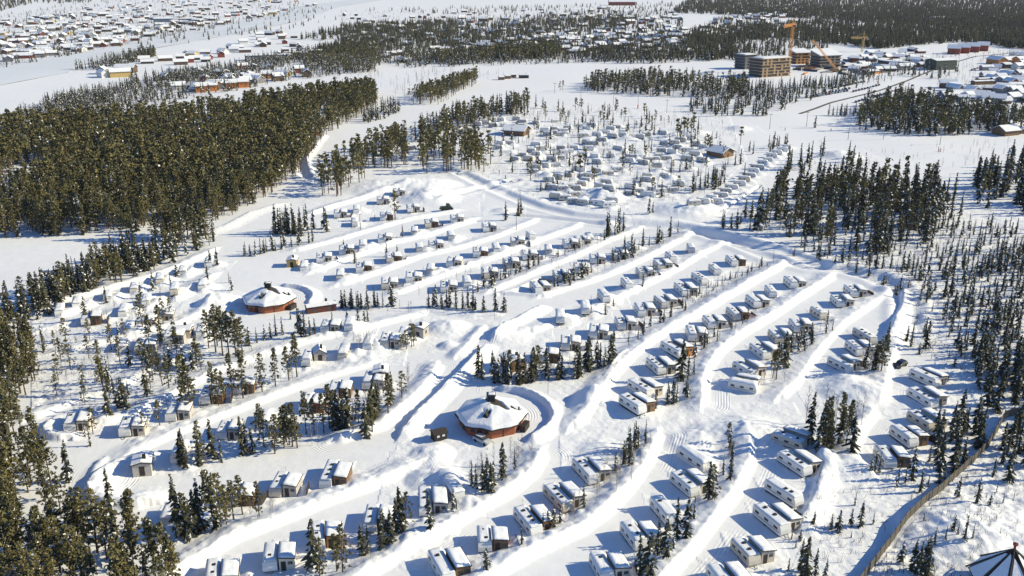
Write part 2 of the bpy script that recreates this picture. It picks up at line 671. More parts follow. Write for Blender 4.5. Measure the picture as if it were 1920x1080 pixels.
# ------------------------------------------------------------------ trees (10 m tall models, scaled when placed)
def cone_q(z0, z1, r0, r1, n=6):
    a = np.arange(n) * 2 * math.pi / n
    V = np.concatenate([np.stack([r0 * np.cos(a), r0 * np.sin(a), np.full(n, z0)], -1), np.stack([r1 * np.cos(a), r1 * np.sin(a), np.full(n, z1)], -1)])
    i = np.arange(n)
    j = (i + 1) % n
    return V, np.stack([i, j, j + n, i + n], -1)


def cat(parts):
    Vs, Qs, Ms, k = [], [], [], 0
    for V, Q, m in parts:
        Vs.append(V)
        Qs.append(Q + k)
        Ms.append(np.broadcast_to(m, (len(Q),)))
        k += len(V)
    return np.concatenate(Vs), np.concatenate(Qs), np.concatenate(Ms)


def branches(base, tip, w0, w1, droop, rng, seg=2, twist=.35):
    """flat bent needle-covered boughs: base, tip (n,3) -> quads"""
    n = len(base)
    d = tip - base
    side = np.stack([-d[:, 1], d[:, 0], np.zeros(n)], -1)
    side /= np.linalg.norm(side, axis=1, keepdims=True) + 1e-6
    tw = rng.normal(0, twist, (n, 1))
    side = side + np.concatenate([np.zeros((n, 2)), tw], 1)
    rows = []
    ts = np.linspace(0, 1, seg + 1)
    ws = np.interp(ts, [0, .45, 1], [w0 * .5, w0, w1]) if seg > 1 or w0 < .1 else np.array([w0 * .55, w0 * .75])
    for t, w in zip(ts, ws):
        c = base + d * t
        c[:, 2] -= droop * t * t
        rows.append(c - side * (w[None] if np.ndim(w) else w) * rng.uniform(.75, 1.2, (n, 1)))
        rows.append(c + side * w * rng.uniform(.75, 1.2, (n, 1)))
    V = np.stack(rows, 1).reshape(-1, 3)
    k = 2 * (seg + 1)
    off = (np.arange(n) * k)[:, None]
    Q = np.concatenate([off + np.array([2 * s, 2 * s + 2, 2 * s + 3, 2 * s + 1]) for s in range(seg)], 0)
    return V, Q


def spruce_crown(seed, nwh=20, nb=7, R=1.75, seg=2, z0=.6, snow=.16):
    r = np.random.default_rng(seed)
    z = np.repeat(np.linspace(z0, 9.7, nwh), nb) + r.uniform(-.22, .22, nwh * nb)
    n = len(z)
    az = r.uniform(0, 2 * math.pi, n)
    lean = 1 + .22 * np.sin(az + r.uniform(0, 6)) * np.sin(z * 1.1 + r.uniform(0, 6))
    rr = R * np.clip(1.02 - z / 10, .02, 1) ** .72 * r.uniform(.6, 1.15, n) * lean * np.where(z < 1.4, .8, 1)
    keep = r.random(n) > .12
    z, az, rr = z[keep], az[keep], rr[keep]
    n = len(z)
    base = np.stack([np.cos(az) * rr * .08, np.sin(az) * rr * .08, z + rr * .12], -1)
    tip = np.stack([np.cos(az) * rr, np.sin(az) * rr, z - rr * .28], -1)
    w = .27 if nwh > 12 else .36
    V, Q = branches(base, tip, w * R / 1.75 + .02, .07, .12, r, seg, .6)
    mi = np.zeros(len(Q), int)
    ns = len(Q) // seg
    pick = r.random(ns) < snow
    for s in range(seg):
        mi[s * ns:(s + 1) * ns][pick] = 1 if s == 0 or seg == 1 else 0
    # Q blocks are grouped per segment
    core = cone_q(z0 + .1, 9.95, R * (.20 if seg > 1 else .32), .03, 6)
    return cat([(V, Q, mi), (core[0], core[1], 0)])


def pine_crown(seed, ncl=46, nq=7, z0=3.4, R=1.7, size=.42, snow=.05):
    r = np.random.default_rng(seed)
    t = r.random(ncl) ** .85
    z = z0 + (9.9 - z0) * t
    env = R * (.14 + 1.0 * (1 - t) ** .75) * np.where(t < .12, .75, 1)
    az = r.uniform(0, 6.283, ncl)
    ph = r.uniform(0, 6.283)
    rr = env * r.uniform(.25, 1.0, ncl) * (1 + .3 * np.sin(az * 2 + ph))
    c = np.stack([np.cos(az) * rr, np.sin(az) * rr, z], -1)
    C = np.repeat(c, nq, 0) + r.normal(0, size * .55, (ncl * nq, 3)) * np.array([1, 1, .7])
    n = len(C)
    u = r.normal(0, 1, (n, 3))
    u /= np.linalg.norm(u, axis=1, keepdims=True)
    v = r.normal(0, 1, (n, 3))
    v -= (v * u).sum(1, keepdims=True) * u
    v /= np.linalg.norm(v, axis=1, keepdims=True)
    s = size * r.uniform(.55, 1.1, (n, 1))
    V = np.stack([C - u * s, C - v * s * .55, C + u * s, C + v * s * .55], 1).reshape(-1, 3)
    Q = np.arange(4 * n).reshape(n, 4)
    mi = (r.random(n) < snow).astype(int)
    # limbs out to the clumps
    k = r.permutation(ncl)[:max(6, ncl // 3)]
    b = np.stack([np.zeros(len(k)), np.zeros(len(k)), c[k, 2] - .35], -1)
    Vb, Qb = branches(b, c[k], .05, .02, 0.0, r, 1)
    return cat([(V, Q, mi), (Vb, Qb, 2)])


def birch_twigs(seed, n=70, z0=1.5, wk=1.0):
    r = np.random.default_rng(seed)
    z = r.uniform(z0, 9.3, n)
    az = r.uniform(0, 6.283, n)
    L = (1.5 * np.clip(1.15 - z / 10, .1, 1)) * r.uniform(.5, 1.1, n)
    b = np.stack([np.zeros(n), np.zeros(n), z], -1)
    tip = np.stack([np.cos(az) * L, np.sin(az) * L, z + L * 1.1], -1)
    V, Q = branches(b, tip, .045 * wk, .012 * wk, 0, r, 1, .8)
    m = r.permutation(n)[:n]
    c = b[m] + (tip[m] - b[m]) * r.uniform(.4, .8, (n, 1))
    d = tip[m] - b[m]
    t2 = c + d * .5 + r.normal(0, .3, (n, 3))
    V2, Q2 = branches(c, t2, .03 * wk, .01 * wk, 0, r, 1, .8)
    return cat([(V, Q, 0), (V2, Q2, 0)])


def trunk_mesh(name, h, r, m, lean=0.0):
    V, Q = cone_q(-.6, h, r, r * .15, 7)
    return np_mesh(name, V, Q, None, (m,), True)


SPRUCE = [np_mesh('spruce_crown', *spruce_crown(100 + i, 19, 7, R, 2, .4, s), (M_SPRUCE, ROOFSNOW)) for i, (R, s) in
          enumerate([(2.0, .24), (1.6, .2), (2.3, .32), (1.75, .34), (1.4, .22), (1.9, .2)])]
SPRUCE_T = trunk_mesh('spruce_trunk', 9.3, .16, M_BARK)
PINE = [np_mesh('pine_crown', *pine_crown(200 + i, 84, 13, z0, R, .24, s), (M_PINE, ROOFSNOW, M_PBARK)) for i, (z0, R, s) in
        enumerate([(2.4, 1.75, .03), (1.6, 1.95, .02), (3.2, 1.5, .05), (2.0, 1.65, .03), (1.2, 2.1, .02), (2.8, 1.4, .06)])]
PINE_T = trunk_mesh('pine_trunk', 9.2, .17, M_PBARK)
BIRCH = [np_mesh('birch_crown', *birch_twigs(300 + i), (M_TWIG,)) for i in range(3)]
BIRCH_T = trunk_mesh('birch_trunk', 9.0, .075, mat('birch_bark', (0.42, 0.38, 0.34), 0.8, 0.3, 3))
LODS = {'spruce': [spruce_crown(400 + i, 10, 6, R, 1, .7, .20) for i, R in enumerate((1.75, 1.4, 2.0, 1.6))],
        'pine': [pine_crown(500 + i, 18, 5, z0, R, .60, .003) for i, (z0, R) in enumerate(((3.0, 1.4), (2.2, 1.6), (3.6, 1.2), (1.8, 1.5)))],
        'birch': [birch_twigs(600 + i, 40, 1.5, 1.6) for i in range(3)]}
MIDLOD = {'spruce': [spruce_crown(800 + i, 15, 6, R, 1, .5, .24) for i, R in enumerate((1.8, 1.4, 2.1))], 'pine': [pine_crown(820 + i, 56, 9, z0, R, .30, .012) for i, (z0, R) in enumerate(((2.2, 2.0), (1.5, 2.2), (2.8, 1.8)))], 'birch': LODS['birch']}
FARLOD = {'spruce': [spruce_crown(700 + i, 5, 5, 2.4, 1, 1.0, 0) for i in range(3)], 'pine': [pine_crown(720 + i, 9, 3, 2.2, 1.7, 1.0, 0) for i in range(3)],
          'birch': [birch_twigs(740 + i, 16, 1.0, 5.0) for i in range(3)]}
TRK = {'spruce': cone_q(-.6, 5, .16, .1, 4), 'pine': cone_q(-.6, 6, .17, .12, 4), 'birch': cone_q(-.6, 9, .10, .02, 4)}

CAND = []     # (kind, X, Y, h, cluster)


def add_trees(kind, X, Y, h, cl):
    for a, b, c in zip(np.atleast_1d(X), np.atleast_1d(Y), np.atleast_1d(h)):
        k = kind
        if kind == 'mix':
            k = 'pine' if RNG.random() < .4 else 'spruce'
        CAND.append((k, float(a), float(b), float(c), cl))


def strip(kind, s, n, h0, h1, cl, jit=1.2):
    """n trees along a line of photo points (feet of the trees)"""
    x, y = np.array(pp(s)).T
    X, Y = G(x, y)
    t = np.sort((np.arange(n) + RNG.uniform(.1, .9, n)) / n) * (len(x) - 1)
    i = np.minimum(t.astype(int), len(x) - 2)
    f = t - i
    add_trees(kind, X[i] + (X[i + 1] - X[i]) * f + RNG.normal(0, jit, n), Y[i] + (Y[i + 1] - Y[i]) * f + RNG.normal(0, jit, n), RNG.uniform(h0, h1, n) * .9, cl)


def spots(kind, s, cl):
    for p in pp(s):
        X, Y = G(p[0], p[1])
        add_trees(kind, X, Y, p[2] * .9, cl)


def patch(kind, s, n, h0, h1, cl, img=False, gap=0.0):
    """n trees inside an outline of photo points"""
    x, y = np.array(pp(s)).T
    px, py = [], []
    PX, PY = G(x, y)
    tries = 0
    pts = []
    smin = px_scale(*G(960, y.min())) ** -3
    while len(pts) < n and tries < 60:
        tries += 1
        u = RNG.uniform(x.min(), x.max(), 4000)
        v = RNG.uniform(y.min(), y.max(), 4000)
        ok = inpoly(u, v, x, y)
        if not img:
            s3 = px_scale(*G(960 + 0 * v, v)) ** -3
            ok &= RNG.random(4000) < s3 / smin
        A, B = G(u[ok], v[ok])
        for a, b in zip(A, B):
            if gap and any((a - c) ** 2 + (b - d) ** 2 < gap * gap for c, d in pts[-400:]):
                continue
            pts.append((a, b))
            if len(pts) >= n:
                break
    pts = np.array(pts)
    if 'great' in cl:
        gapn = vnoise(pts[:, 0] / 24, pts[:, 1] / 40, 41) + .6 * vnoise(pts[:, 0] / 9, pts[:, 1] / 14, 42)
        pts = pts[gapn < .30]
        h0, h1 = h0 - 3, h1 + 1.5
    add_trees(kind, pts[:, 0], pts[:, 1], RNG.uniform(h0, h1, len(pts)) * (.74 if 'western' in cl else .84), cl)


# --- single clumps and lines of trees inside the caravan park
strip('spruce', '1513,806 1545,840 1590,835', 9, 8, 13, 'in the tall clump between the last two caravan rows by the cross road', 2)
spots('pine', '1545,850,13 1572,838,13 1590,826,9 1585,842,10', 'in the tall clump between the last two caravan rows by the cross road')
strip('birch', '1510,790 1600,815', 8, 9, 12, 'in the tall clump between the last two caravan rows by the cross road', 2)
strip('mix', '1622,695 1655,700', 6, 7, 11, 'in the clump beside the three caravans near the ring road', 1)
strip('birch', '1615,690 1650,700', 5, 5, 8, 'in the clump beside the three caravans near the ring road', 1)
spots('spruce', '1662,662,9 1708,648,8 1735,652,9 1700,640,5', 'between the ring road bend and the parked dark car')
strip('spruce', '1487,663 1515,645 1560,605', 10, 3, 6.5, 'behind the third terrace row from the eastern wood')
spots('spruce', '1500,652,8.5 1507,648,6', 'behind the third terrace row from the eastern wood')
spots('pine', '1455,712,11 1449,708,8', 'behind the lower end of the third terrace row')
spots('spruce', '1470,690,11 1476,680,8', 'behind the lower end of the third terrace row')
strip('birch', '1440,720 1462,705', 4, 5, 8, 'behind the lower end of the third terrace row')
strip('spruce', '1318,650 1345,635 1400,602', 8, 2, 5, 'behind the fourth terrace row from the eastern wood')
spots('spruce', '1320,655,6 1302,672,6 1276,712,12 1290,705,6 1300,708,5', 'behind the lower end of the fourth terrace row')
strip('spruce', '1240,762 1262,752 1300,745', 9, 4, 8, 'behind the lower end of the fourth terrace row', 1)
strip('spruce', '1288,566 1350,535 1440,497', 26, 1.8, 4, 'behind the fifth terrace row from the eastern wood', 1.0)
strip('spruce', '1165,652 1230,610 1290,570', 12, 2, 5, 'behind the fifth terrace row from the eastern wood')
strip('spruce', '900,712 1000,712 1090,700 1150,680', 34, 5.5, 10, 'in the long line of trees above the front octagonal hut', 1.6)
spots('pine', '1005,712,10 955,715,9 1082,705,9', 'in the long line of trees above the front octagonal hut')
spots('spruce', '1205,541,5.5 1225,523,4 1108,592,4 1135,590,4 1150,575,3', 'behind the sixth terrace row from the eastern wood')
strip('spruce', '1150,492 1185,475 1265,438', 22, 4, 9, 'behind the seventh terrace row from the eastern wood', 1.2)
strip('spruce', '1040,545 1070,530 1112,510', 12, 3.5, 7.5, 'at the lower end of the seventh terrace row', 1.0)
strip('spruce', '905,548 950,525 1015,497', 16, 3.5, 7.5, 'behind the eighth terrace row from the eastern wood', 1.0)
strip('spruce', '1030,490 1080,470 1130,448', 12, 2, 4.5, 'behind the upper end of the eighth terrace row', 1.0)
strip('spruce', '1132,446 1150,440 1172,436', 7, 7, 11, 'in the slim clump at the head of the eighth terrace row', .8)
strip('spruce', '640,574 680,577 722,573', 17, 5, 8.5, 'in the line along the road east of the rear octagonal hut', 1.0)
strip('spruce', '800,576 860,578 942,588', 20, 4.5, 8, 'in the line of trees on the road island', 1.0)
strip('spruce', '460,478 500,472 590,452', 18, 4, 8, 'in the line above the rear octagonal hut', 1.2)
strip('spruce', '512,434 550,436 598,430', 20, 8, 13, 'in the dark grove beside the meadow', 2)
spots('pine', '741,412,13', 'standing alone among the uppermost caravan rows')
spots('spruce', '948,413,8.5 972,402,8 977,401,7 755,445,5.5 645,470,5 652,478,4 725,480,5.5 745,480,5 665,492,6 703,410,3', 'standing alone among the upper caravan rows')
spots('spruce', '1217,402,9 1224,400,5', 'standing alone beside the wide crossing of trails')
strip('mix', '632,800 690,800 735,762', 17, 7, 11, 'in the clump at the road end beside the diagonal road', 2)
strip('birch', '700,780 760,730', 9, 6, 9, 'in the clump at the road end beside the diagonal road', 2)
strip('pine', '500,835 545,835 605,802', 14, 8, 12, 'in the clump behind the brown hut row', 2)
strip('birch', '560,840 640,810', 6, 6, 9, 'in the clump behind the brown hut row', 2)
spots('pine', '752,657,5 762,656,6 772,652,7.5 776,650,7', 'beside the dark rimmed hut')
strip('birch', '655,662 700,655', 9, 4, 7, 'beside the dark rimmed hut', 1)
spots('spruce', '565,636,9 572,637,8 582,636,6 591,632,5 560,625,8 545,600,4 672,612,8.5 684,611,5 690,609,5 652,612,5 624,620,6', 'across the road below the rear octagonal hut')
spots('pine', '392,655,12 405,662,13 418,668,15 430,672,14 443,672,14 455,665,11 450,685,13 408,650,13', 'in the tall pine group left of the rear octagonal hut')
spots('spruce', '468,650,6 482,645,5 497,640,5 518,632,7 530,630,6 508,636,5', 'in the tall pine group left of the rear octagonal hut')
spots('pine', '437,744,12 456,747,13 492,737,11 517,727,11 542,714,10 557,707,13 400,752,11 410,760,10 420,755,9 352,762,14 360,775,13 345,770,9 378,700,8', 'with a bare lower stem along the road below the pine group')
spots('spruce', '303,640,7 320,690,7 345,692,8 362,695,7 245,690,8 285,682,7 275,685,6 290,690,6', 'among the buried caravans on the western slope')
spots('pine', '318,735,9 305,725,10 370,690,9', 'among the buried caravans on the western slope')
patch('pine', '75,650 330,600 335,700 250,770 75,760', 30, 7, 13, 'scattered over the western slope', gap=4)
patch('spruce', '75,650 330,600 335,700 250,770 75,760', 12, 5, 10, 'scattered over the western slope', gap=4)
spots('spruce', '162,605,8 200,570,6 265,560,6 288,545,7 320,535,5 332,520,6 395,500,6 408,500,7 390,528,8 430,530,4 435,545,5', 'among the buried caravans under the dark forest belt')
spots('spruce', '170,838,6 205,790,8 222,770,9 235,775,9 225,758,7 160,820,4', 'round the loop at the western road end')
spots('pine', '270,815,6 300,800,7 175,815,7', 'round the loop at the western road end')
strip('mix', '345,872 365,868 392,862', 7, 7, 11, 'behind the row that ends at the western loop', 1.2)
spots('spruce', '455,852,10 463,850,9 475,848,7 415,865,6', 'behind the row that ends at the western loop')
spots('spruce', '338,1005,14 357,1008,9 368,1000,10 377,998,12 407,998,13', 'in the row of trees behind the second western road')
spots('pine', '350,1010,10 403,995,14 415,990,12 425,985,9 438,975,9 455,965,9 487,975,8', 'in the row of trees behind the second western road')
spots('spruce', '586,1067,11 680,1042,7 690,1040,6 715,1036,9 722,1030,8 735,1028,7 752,1006,10 745,1012,8 808,1010,9 851,966,5 912,1082,4.5 978,1034,4', 'along the row at the lower edge of the park')
spots('pine', '643,1078,10 632,1072,8 760,1000,8 600,1090,9', 'along the row at the lower edge of the park')
spots('spruce', '885,925,6 893,927,6 905,922,7 914,930,8 921,935,7 943,905,9 965,886,5 925,920,6', 'in the clump below the front octagonal hut')
strip('birch', '880,915 990,865', 16, 5, 8.5, 'in the clump below the front octagonal hut', 1.3)
spots('spruce', '1018,1000,4 1027,996,4.5 1040,990,4 1050,985,4 1094,958,5.5 1038,998,5', 'behind the second row below the front octagonal hut')
strip('birch', '1050,985 1120,940 1150,905', 10, 4, 7, 'behind the second row below the front octagonal hut', 1)
strip('spruce', '1165,890 1180,862 1205,830', 11, 4, 8, 'in the line of trees between the two lower rows', 1)
strip('birch', '1140,915 1200,845', 9, 4, 8, 'in the line of trees between the two lower rows', 1)
spots('spruce', '1328,946,9 1367,910,7 1368,845,5 1372,860,4 1268,1018,9 1285,1020,9 1300,982,5 1232,1046,8 1246,1056,8 1200,1085,9 1215,1090,9 1262,1040,4 1355,895,5', 'behind the second row left of the fence')
spots('pine', '1334,950,8 1365,835,5', 'behind the second row left of the fence')
spots('spruce', '1510,1082,9 1502,1070,7 1527,1088,7 1478,1071,3 1548,1082,4 1603,947,3 1595,986,4 1612,987,6 1572,996,5 1558,992,3.5 1525,990,3 1637,982,2.5 1596,1007,1.8 1500,1015,2.5 1484,1012,3 1492,1028,2', 'on the open snow between the last caravan row and the fence')
spots('spruce', '1682,912,6 1697,905,4 1710,898,8 1725,922,6 1742,865,5 1760,907,6 1640,884,5 1648,886,5.5 1632,890,3 1770,900,3 1740,912,3', 'on the snow above the bend of the fence')
patch('spruce', '1740,840 1790,790 1840,800 1835,850 1790,900 1748,890', 17, 7, 12, 'in the dark clump inside the bend of the fence', gap=1.5)
spots('spruce', '1795,938,5 1830,948,6 1855,953,3 1862,892,5 1878,870,5 1805,1030,5.5 1820,1026,3.5 1785,1012,3.5 1770,1026,3 1880,945,2.5 1840,925,1.6 1868,925,1.6 1730,985,2 1722,1078,7.5 1712,1070,7 1732,1072,8 1738,1082,7 1690,1055,5 1750,1030,4 1792,1020,3', 'beyond the fence near the pointed roof')
patch('spruce', '1865,830 1930,790 1960,900 1890,915', 14, 6, 10, 'beyond the fence near the pointed roof', gap=1.5)
for q, n in (('1165,655 1300,565 1450,495', 30), ('900,715 1150,690', 30), ('1000,548 1120,512 1265,445', 30), ('890,552 1130,455', 36), ('650,580 940,592', 24), ('740,555 1000,480', 14), ('1480,668 1565,600', 14), ('1300,655 1410,600', 16), ('340,870 480,850', 8), ('570,1060 760,1015', 12), ('430,990 500,980', 8), ('1165,905 1215,835', 12), ('1320,955 1375,860', 12), ('390,760 560,715', 16), ('100,640 330,560', 24), ('80,720 320,650', 24)):
    strip('birch', q, n, 2.2, 5.0, 'along the tree lines of the park', 1.8)
# --- woods
patch('spruce', '1480,475 1600,405 1960,430 2150,700 1960,775 1840,745 1800,690 1722,665 1712,575 1640,520', 470, 2.5, 8.5, 'in the open young wood east of the park', gap=1.6)
patch('spruce', '1700,545 1800,470 1960,470 1960,700 1830,720 1790,640', 90, 5, 10, 'in the open young wood east of the park', gap=1.6)
patch('birch', '1480,475 1600,405 1960,430 2150,700 1960,775 1840,745 1800,690 1722,665 1712,575 1640,520', 160, 2.5, 6, 'in the open young wood east of the park')
patch('mix', '1418,430 1450,365 1600,335 1760,355 1805,405 1760,450 1640,480 1480,445', 230, 11, 18, 'in the tall dark wood at the head of the eastern slope')
patch('spruce', '1815,385 1830,330 1920,305 2100,310 2100,400 1900,405', 150, 13, 18, 'in the tall dark wood at the head of the eastern slope')
patch('spruce', '1815,660 1930,640 2150,640 2150,800 1930,792 1835,770', 105, 8, 13, 'in the dark wood above the fence bend')
patch('spruce', '1340,425 1400,395 1425,400 1420,440 1360,432', 12, 5, 9, 'at the edge of the tall dark wood', gap=2)
patch('pine', '-250,240 0,242 150,237 330,222 420,212 560,188 705,170 705,200 620,250 560,330 500,370 415,415 385,445 330,480 205,440 0,446 -300,450', 5600, 11, 16, 'in the great olive pine forest')
patch('spruce', '0,242 150,237 330,222 420,212 560,188 705,170 705,200 620,250 560,330 500,370 415,415 385,445 330,480 205,440 0,446', 420, 10, 17, 'in the great olive pine forest')
patch('spruce', '0,600 60,562 130,525 205,490 330,472 415,432 408,452 330,492 230,535 140,565 75,600', 120, 8, 13, 'in the dark belt under the frozen pond')
patch('pine', '0,600 60,562 130,525 205,490 330,472 415,432 408,452 330,492 230,535 140,565 75,600', 45, 8, 12, 'in the dark belt under the frozen pond')
patch('pine', '-350,650 40,640 65,670 72,710 38,780 62,825 100,870 110,960 170,1010 270,1040 330,1090 360,1250 -350,1250', 520, 10, 17, 'in the pine forest on the western edge')
patch('spruce', '-350,650 40,640 65,670 72,710 38,780 62,825 160,880 180,960 330,1015 365,1080 400,1250 -350,1250', 70, 8, 15, 'in the pine forest on the western edge')
patch('pine', '605,372 600,330 650,295 760,265 765,312 695,322 655,368', 110, 12, 16, 'in the pine wood beside the winding ski trail')
patch('mix', '745,275 840,225 990,195 992,215 905,232 800,268', 150, 11, 16, 'in the mixed wood behind the far camp')
patch('pine', '782,328 790,292 850,270 920,290 922,322 845,326', 65, 14, 18, 'in the round pine grove by the wooden lodge')
patch('pine', '758,192 830,166 895,146 896,157 822,197 780,198', 150, 11, 15, 'in the wood between the two ski trails')
patch('spruce', '675,225 740,196 762,206 690,236', 40, 8, 14, 'in the wood between the two ski trails')
patch('spruce', '140,132 290,97 292,107 182,134', 171, 9, 14, 'on the wooded tongue in the river')
patch('spruce', '228,157 420,127 560,102 700,72 722,82 560,117 400,152 240,177', 494, 8, 14, 'in the belt along the near river bank')
patch('birch', '228,157 420,127 560,102 700,72 722,82 560,117 400,152 240,177', 228, 6, 9, 'in the belt along the near river bank')
patch('spruce', '75,198 200,182 205,192 90,203', 57, 9, 14, 'in the belt along the near river bank')
patch('mix', '560,117 700,87 722,112 702,138 600,138', 456, 10, 14, 'in the belt along the near river bank')
patch('spruce', '560,75 640,52 860,40 852,62 700,80', 627, 9, 14, 'in the far woods across the valley')
patch('spruce', '640,95 800,62 1050,36 1200,31 1180,52 900,88', 912, 9, 14, 'in the far woods across the valley')
patch('mix', '720,118 1050,87 1056,107 870,122 760,118', 570, 11, 16, 'in the far woods across the valley')
patch('spruce', '1110,118 1112,100 1280,98 1380,92 1380,112 1200,121', 361, 11, 16, 'in the far woods across the valley')
patch('mix', '1095,168 1110,155 1200,148 1400,160 1400,186 1250,182 1100,172', 361, 11, 16, 'in the far woods across the valley')
patch('spruce', '1280,218 1290,200 1400,168 1560,155 1640,132 1640,143 1540,182 1470,208', 285, 8, 13, 'in the thin wood below the building site')
patch('mix', '1600,247 1625,200 1700,190 1830,215 1960,235 1960,252 1850,252 1720,258 1645,248', 437, 12, 18, 'in the grove below the main road')
patch('spruce', '1270,95 1300,62 1420,48 1600,38 1960,60 1960,98 1800,80 1650,92 1560,84 1450,72', 2900, 11, 16, 'in the broad forest on the horizon side', True)
patch('spruce', '1260,25 1300,-8 2000,-8 2000,62 1600,40 1400,30', 8500, 12, 17, 'in the broad forest on the horizon side', True)
patch('spruce', '0,22 60,8 170,5 170,-8 0,-8', 304, 12, 17, 'in the far woods across the valley', True)
patch('spruce', '640,20 1260,5 1260,28 900,30', 247, 9, 13, 'in the far woods across the valley', True)
for q, n in (('0,130 240,85 420,50 620,20 500,-6 180,0 0,30', 1500), ('860,85 1290,60 1300,100 1060,115 880,110', 200), ('250,170 700,130 700,100 300,140', 160),
             ('640,60 900,40 1270,20 1270,50 900,70', 200), ('1280,65 1400,15 1500,20 1400,60', 90), ('0,235 60,195 230,165 240,185 330,190 160,220', 110)):
    patch('birch', q, n, 5, 9, 'among the far houses', True)
patch('spruce', '0,130 240,85 420,50 620,20 500,-6 180,0 0,30', 600, 5, 11, 'among the far houses', True)
patch('spruce', '860,85 1290,60 1300,100 1060,115 880,110', 304, 6, 12, 'among the far houses', True)
patch('spruce', '1280,65 1400,15 1500,20 1400,60', 209, 7, 12, 'among the far houses', True)
for q, n in (('640,45 1280,20 1280,110 1060,120 760,128 640,100', 3000), ('0,235 130,180 700,75 700,135 560,150 330,190 150,225', 1000), ('1270,110 1400,60 1560,90 1400,115', 420), ('230,60 640,10 640,40 260,100', 120)):
    patch('spruce', q, n, 6, 12, 'in the far woods across the valley', True)
for q, n in (('640,20 1280,5 1280,110 1060,120 760,128 640,100', 2200), ('0,235 130,180 700,75 720,150 560,150 330,190 150,225', 1000), ('700,170 790,130 960,140 800,190', 120), ('1270,110 1400,20 1560,90 1400,115', 600), ('1690,110 1930,95 1930,240 1800,200', 420)):
    patch('birch', q, n, 5, 9, 'among the far houses', True)
patch('spruce', '1660,135 1700,108 1760,118 1800,135 1760,150 1690,150', 60, 8, 13, 'beside the large dark block')
patch('mix', '1470,185 1560,150 1700,140 1690,150 1560,175 1490,195', 60, 5, 10, 'in the thin wood below the building site')
patch('birch', '1500,320 1900,260 1920,330 1560,345', 60, 3, 6, 'beside the wide ski slope')
# far camp
patch('mix', '900,245 1000,200 1210,205 1220,235 1110,262 1000,240', 40, 7, 12, 'among the parked vans of the far camp', gap=3)
patch('mix', '890,290 1000,225 1330,235 1400,300 1300,370 1100,380 1000,350', 120, 5, 10, 'among the parked vans of the far camp', gap=4)
patch('birch', '880,260 1000,205 1360,210 1400,300 1330,370 1100,395 1000,340', 380, 3, 6.5, 'among the parked vans of the far camp')
spots('pine', '1087,337,14 1096,322,13 995,338,12 1270,262,14 1282,258,14 1295,262,13 1300,252,14 1288,255,12 1275,272,9 1325,288,12 1331,290,11 1388,272,12 1180,300,9 1185,296,8 1222,238,8 1228,232,10 1212,236,8 1193,242,6 1168,305,6', 'among the parked vans of the far camp')
spots('spruce', '1014,358,6 1024,357,7 1037,352,8 1045,348,7 1060,335,5 1178,350,0.1 1190,358,6 1200,352,6 1178,250,7', 'among the parked vans of the far camp')
strip('spruce', '1298,360 1340,352 1358,335', 16, 7, 11, 'in the dark group at the camp entrance', 2)
strip('spruce', '1440,285 1468,270', 8, 7, 11, 'in the dark group at the camp entrance', 2)
strip('spruce', '1470,318 1510,318 1535,285', 13, 8, 14, 'in the dark group at the camp entrance', 2)
strip('mix', '1255,325 1300,315', 9, 4, 8, 'among the parked vans of the far camp', 2)
spots('spruce', '1590,305,12 1598,308,9 1600,300,8 1528,240,9 1340,210,8 1345,212,9 1405,285,7 1412,290,8 1395,335,9 1378,312,8 1388,308,9 1220,318,0.1', 'beside the wide ski slope')
strip('spruce', '1340,218 1410,215 1450,218', 13, 9, 13, 'beside the wide ski slope', 2)
strip('spruce', '1560,218 1600,215 1660,205', 15, 6, 10, 'beside the wide ski slope', 3)
spots('pine', '1050,172,9 1055,170,9 1120,172,7 1105,168,7 1360,205,10', 'beside the wide ski slope')
patch('birch', '1480,300 1560,300 1700,270 1900,275 1900,300 1600,340', 40, 3, 5, 'beside the wide ski slope')
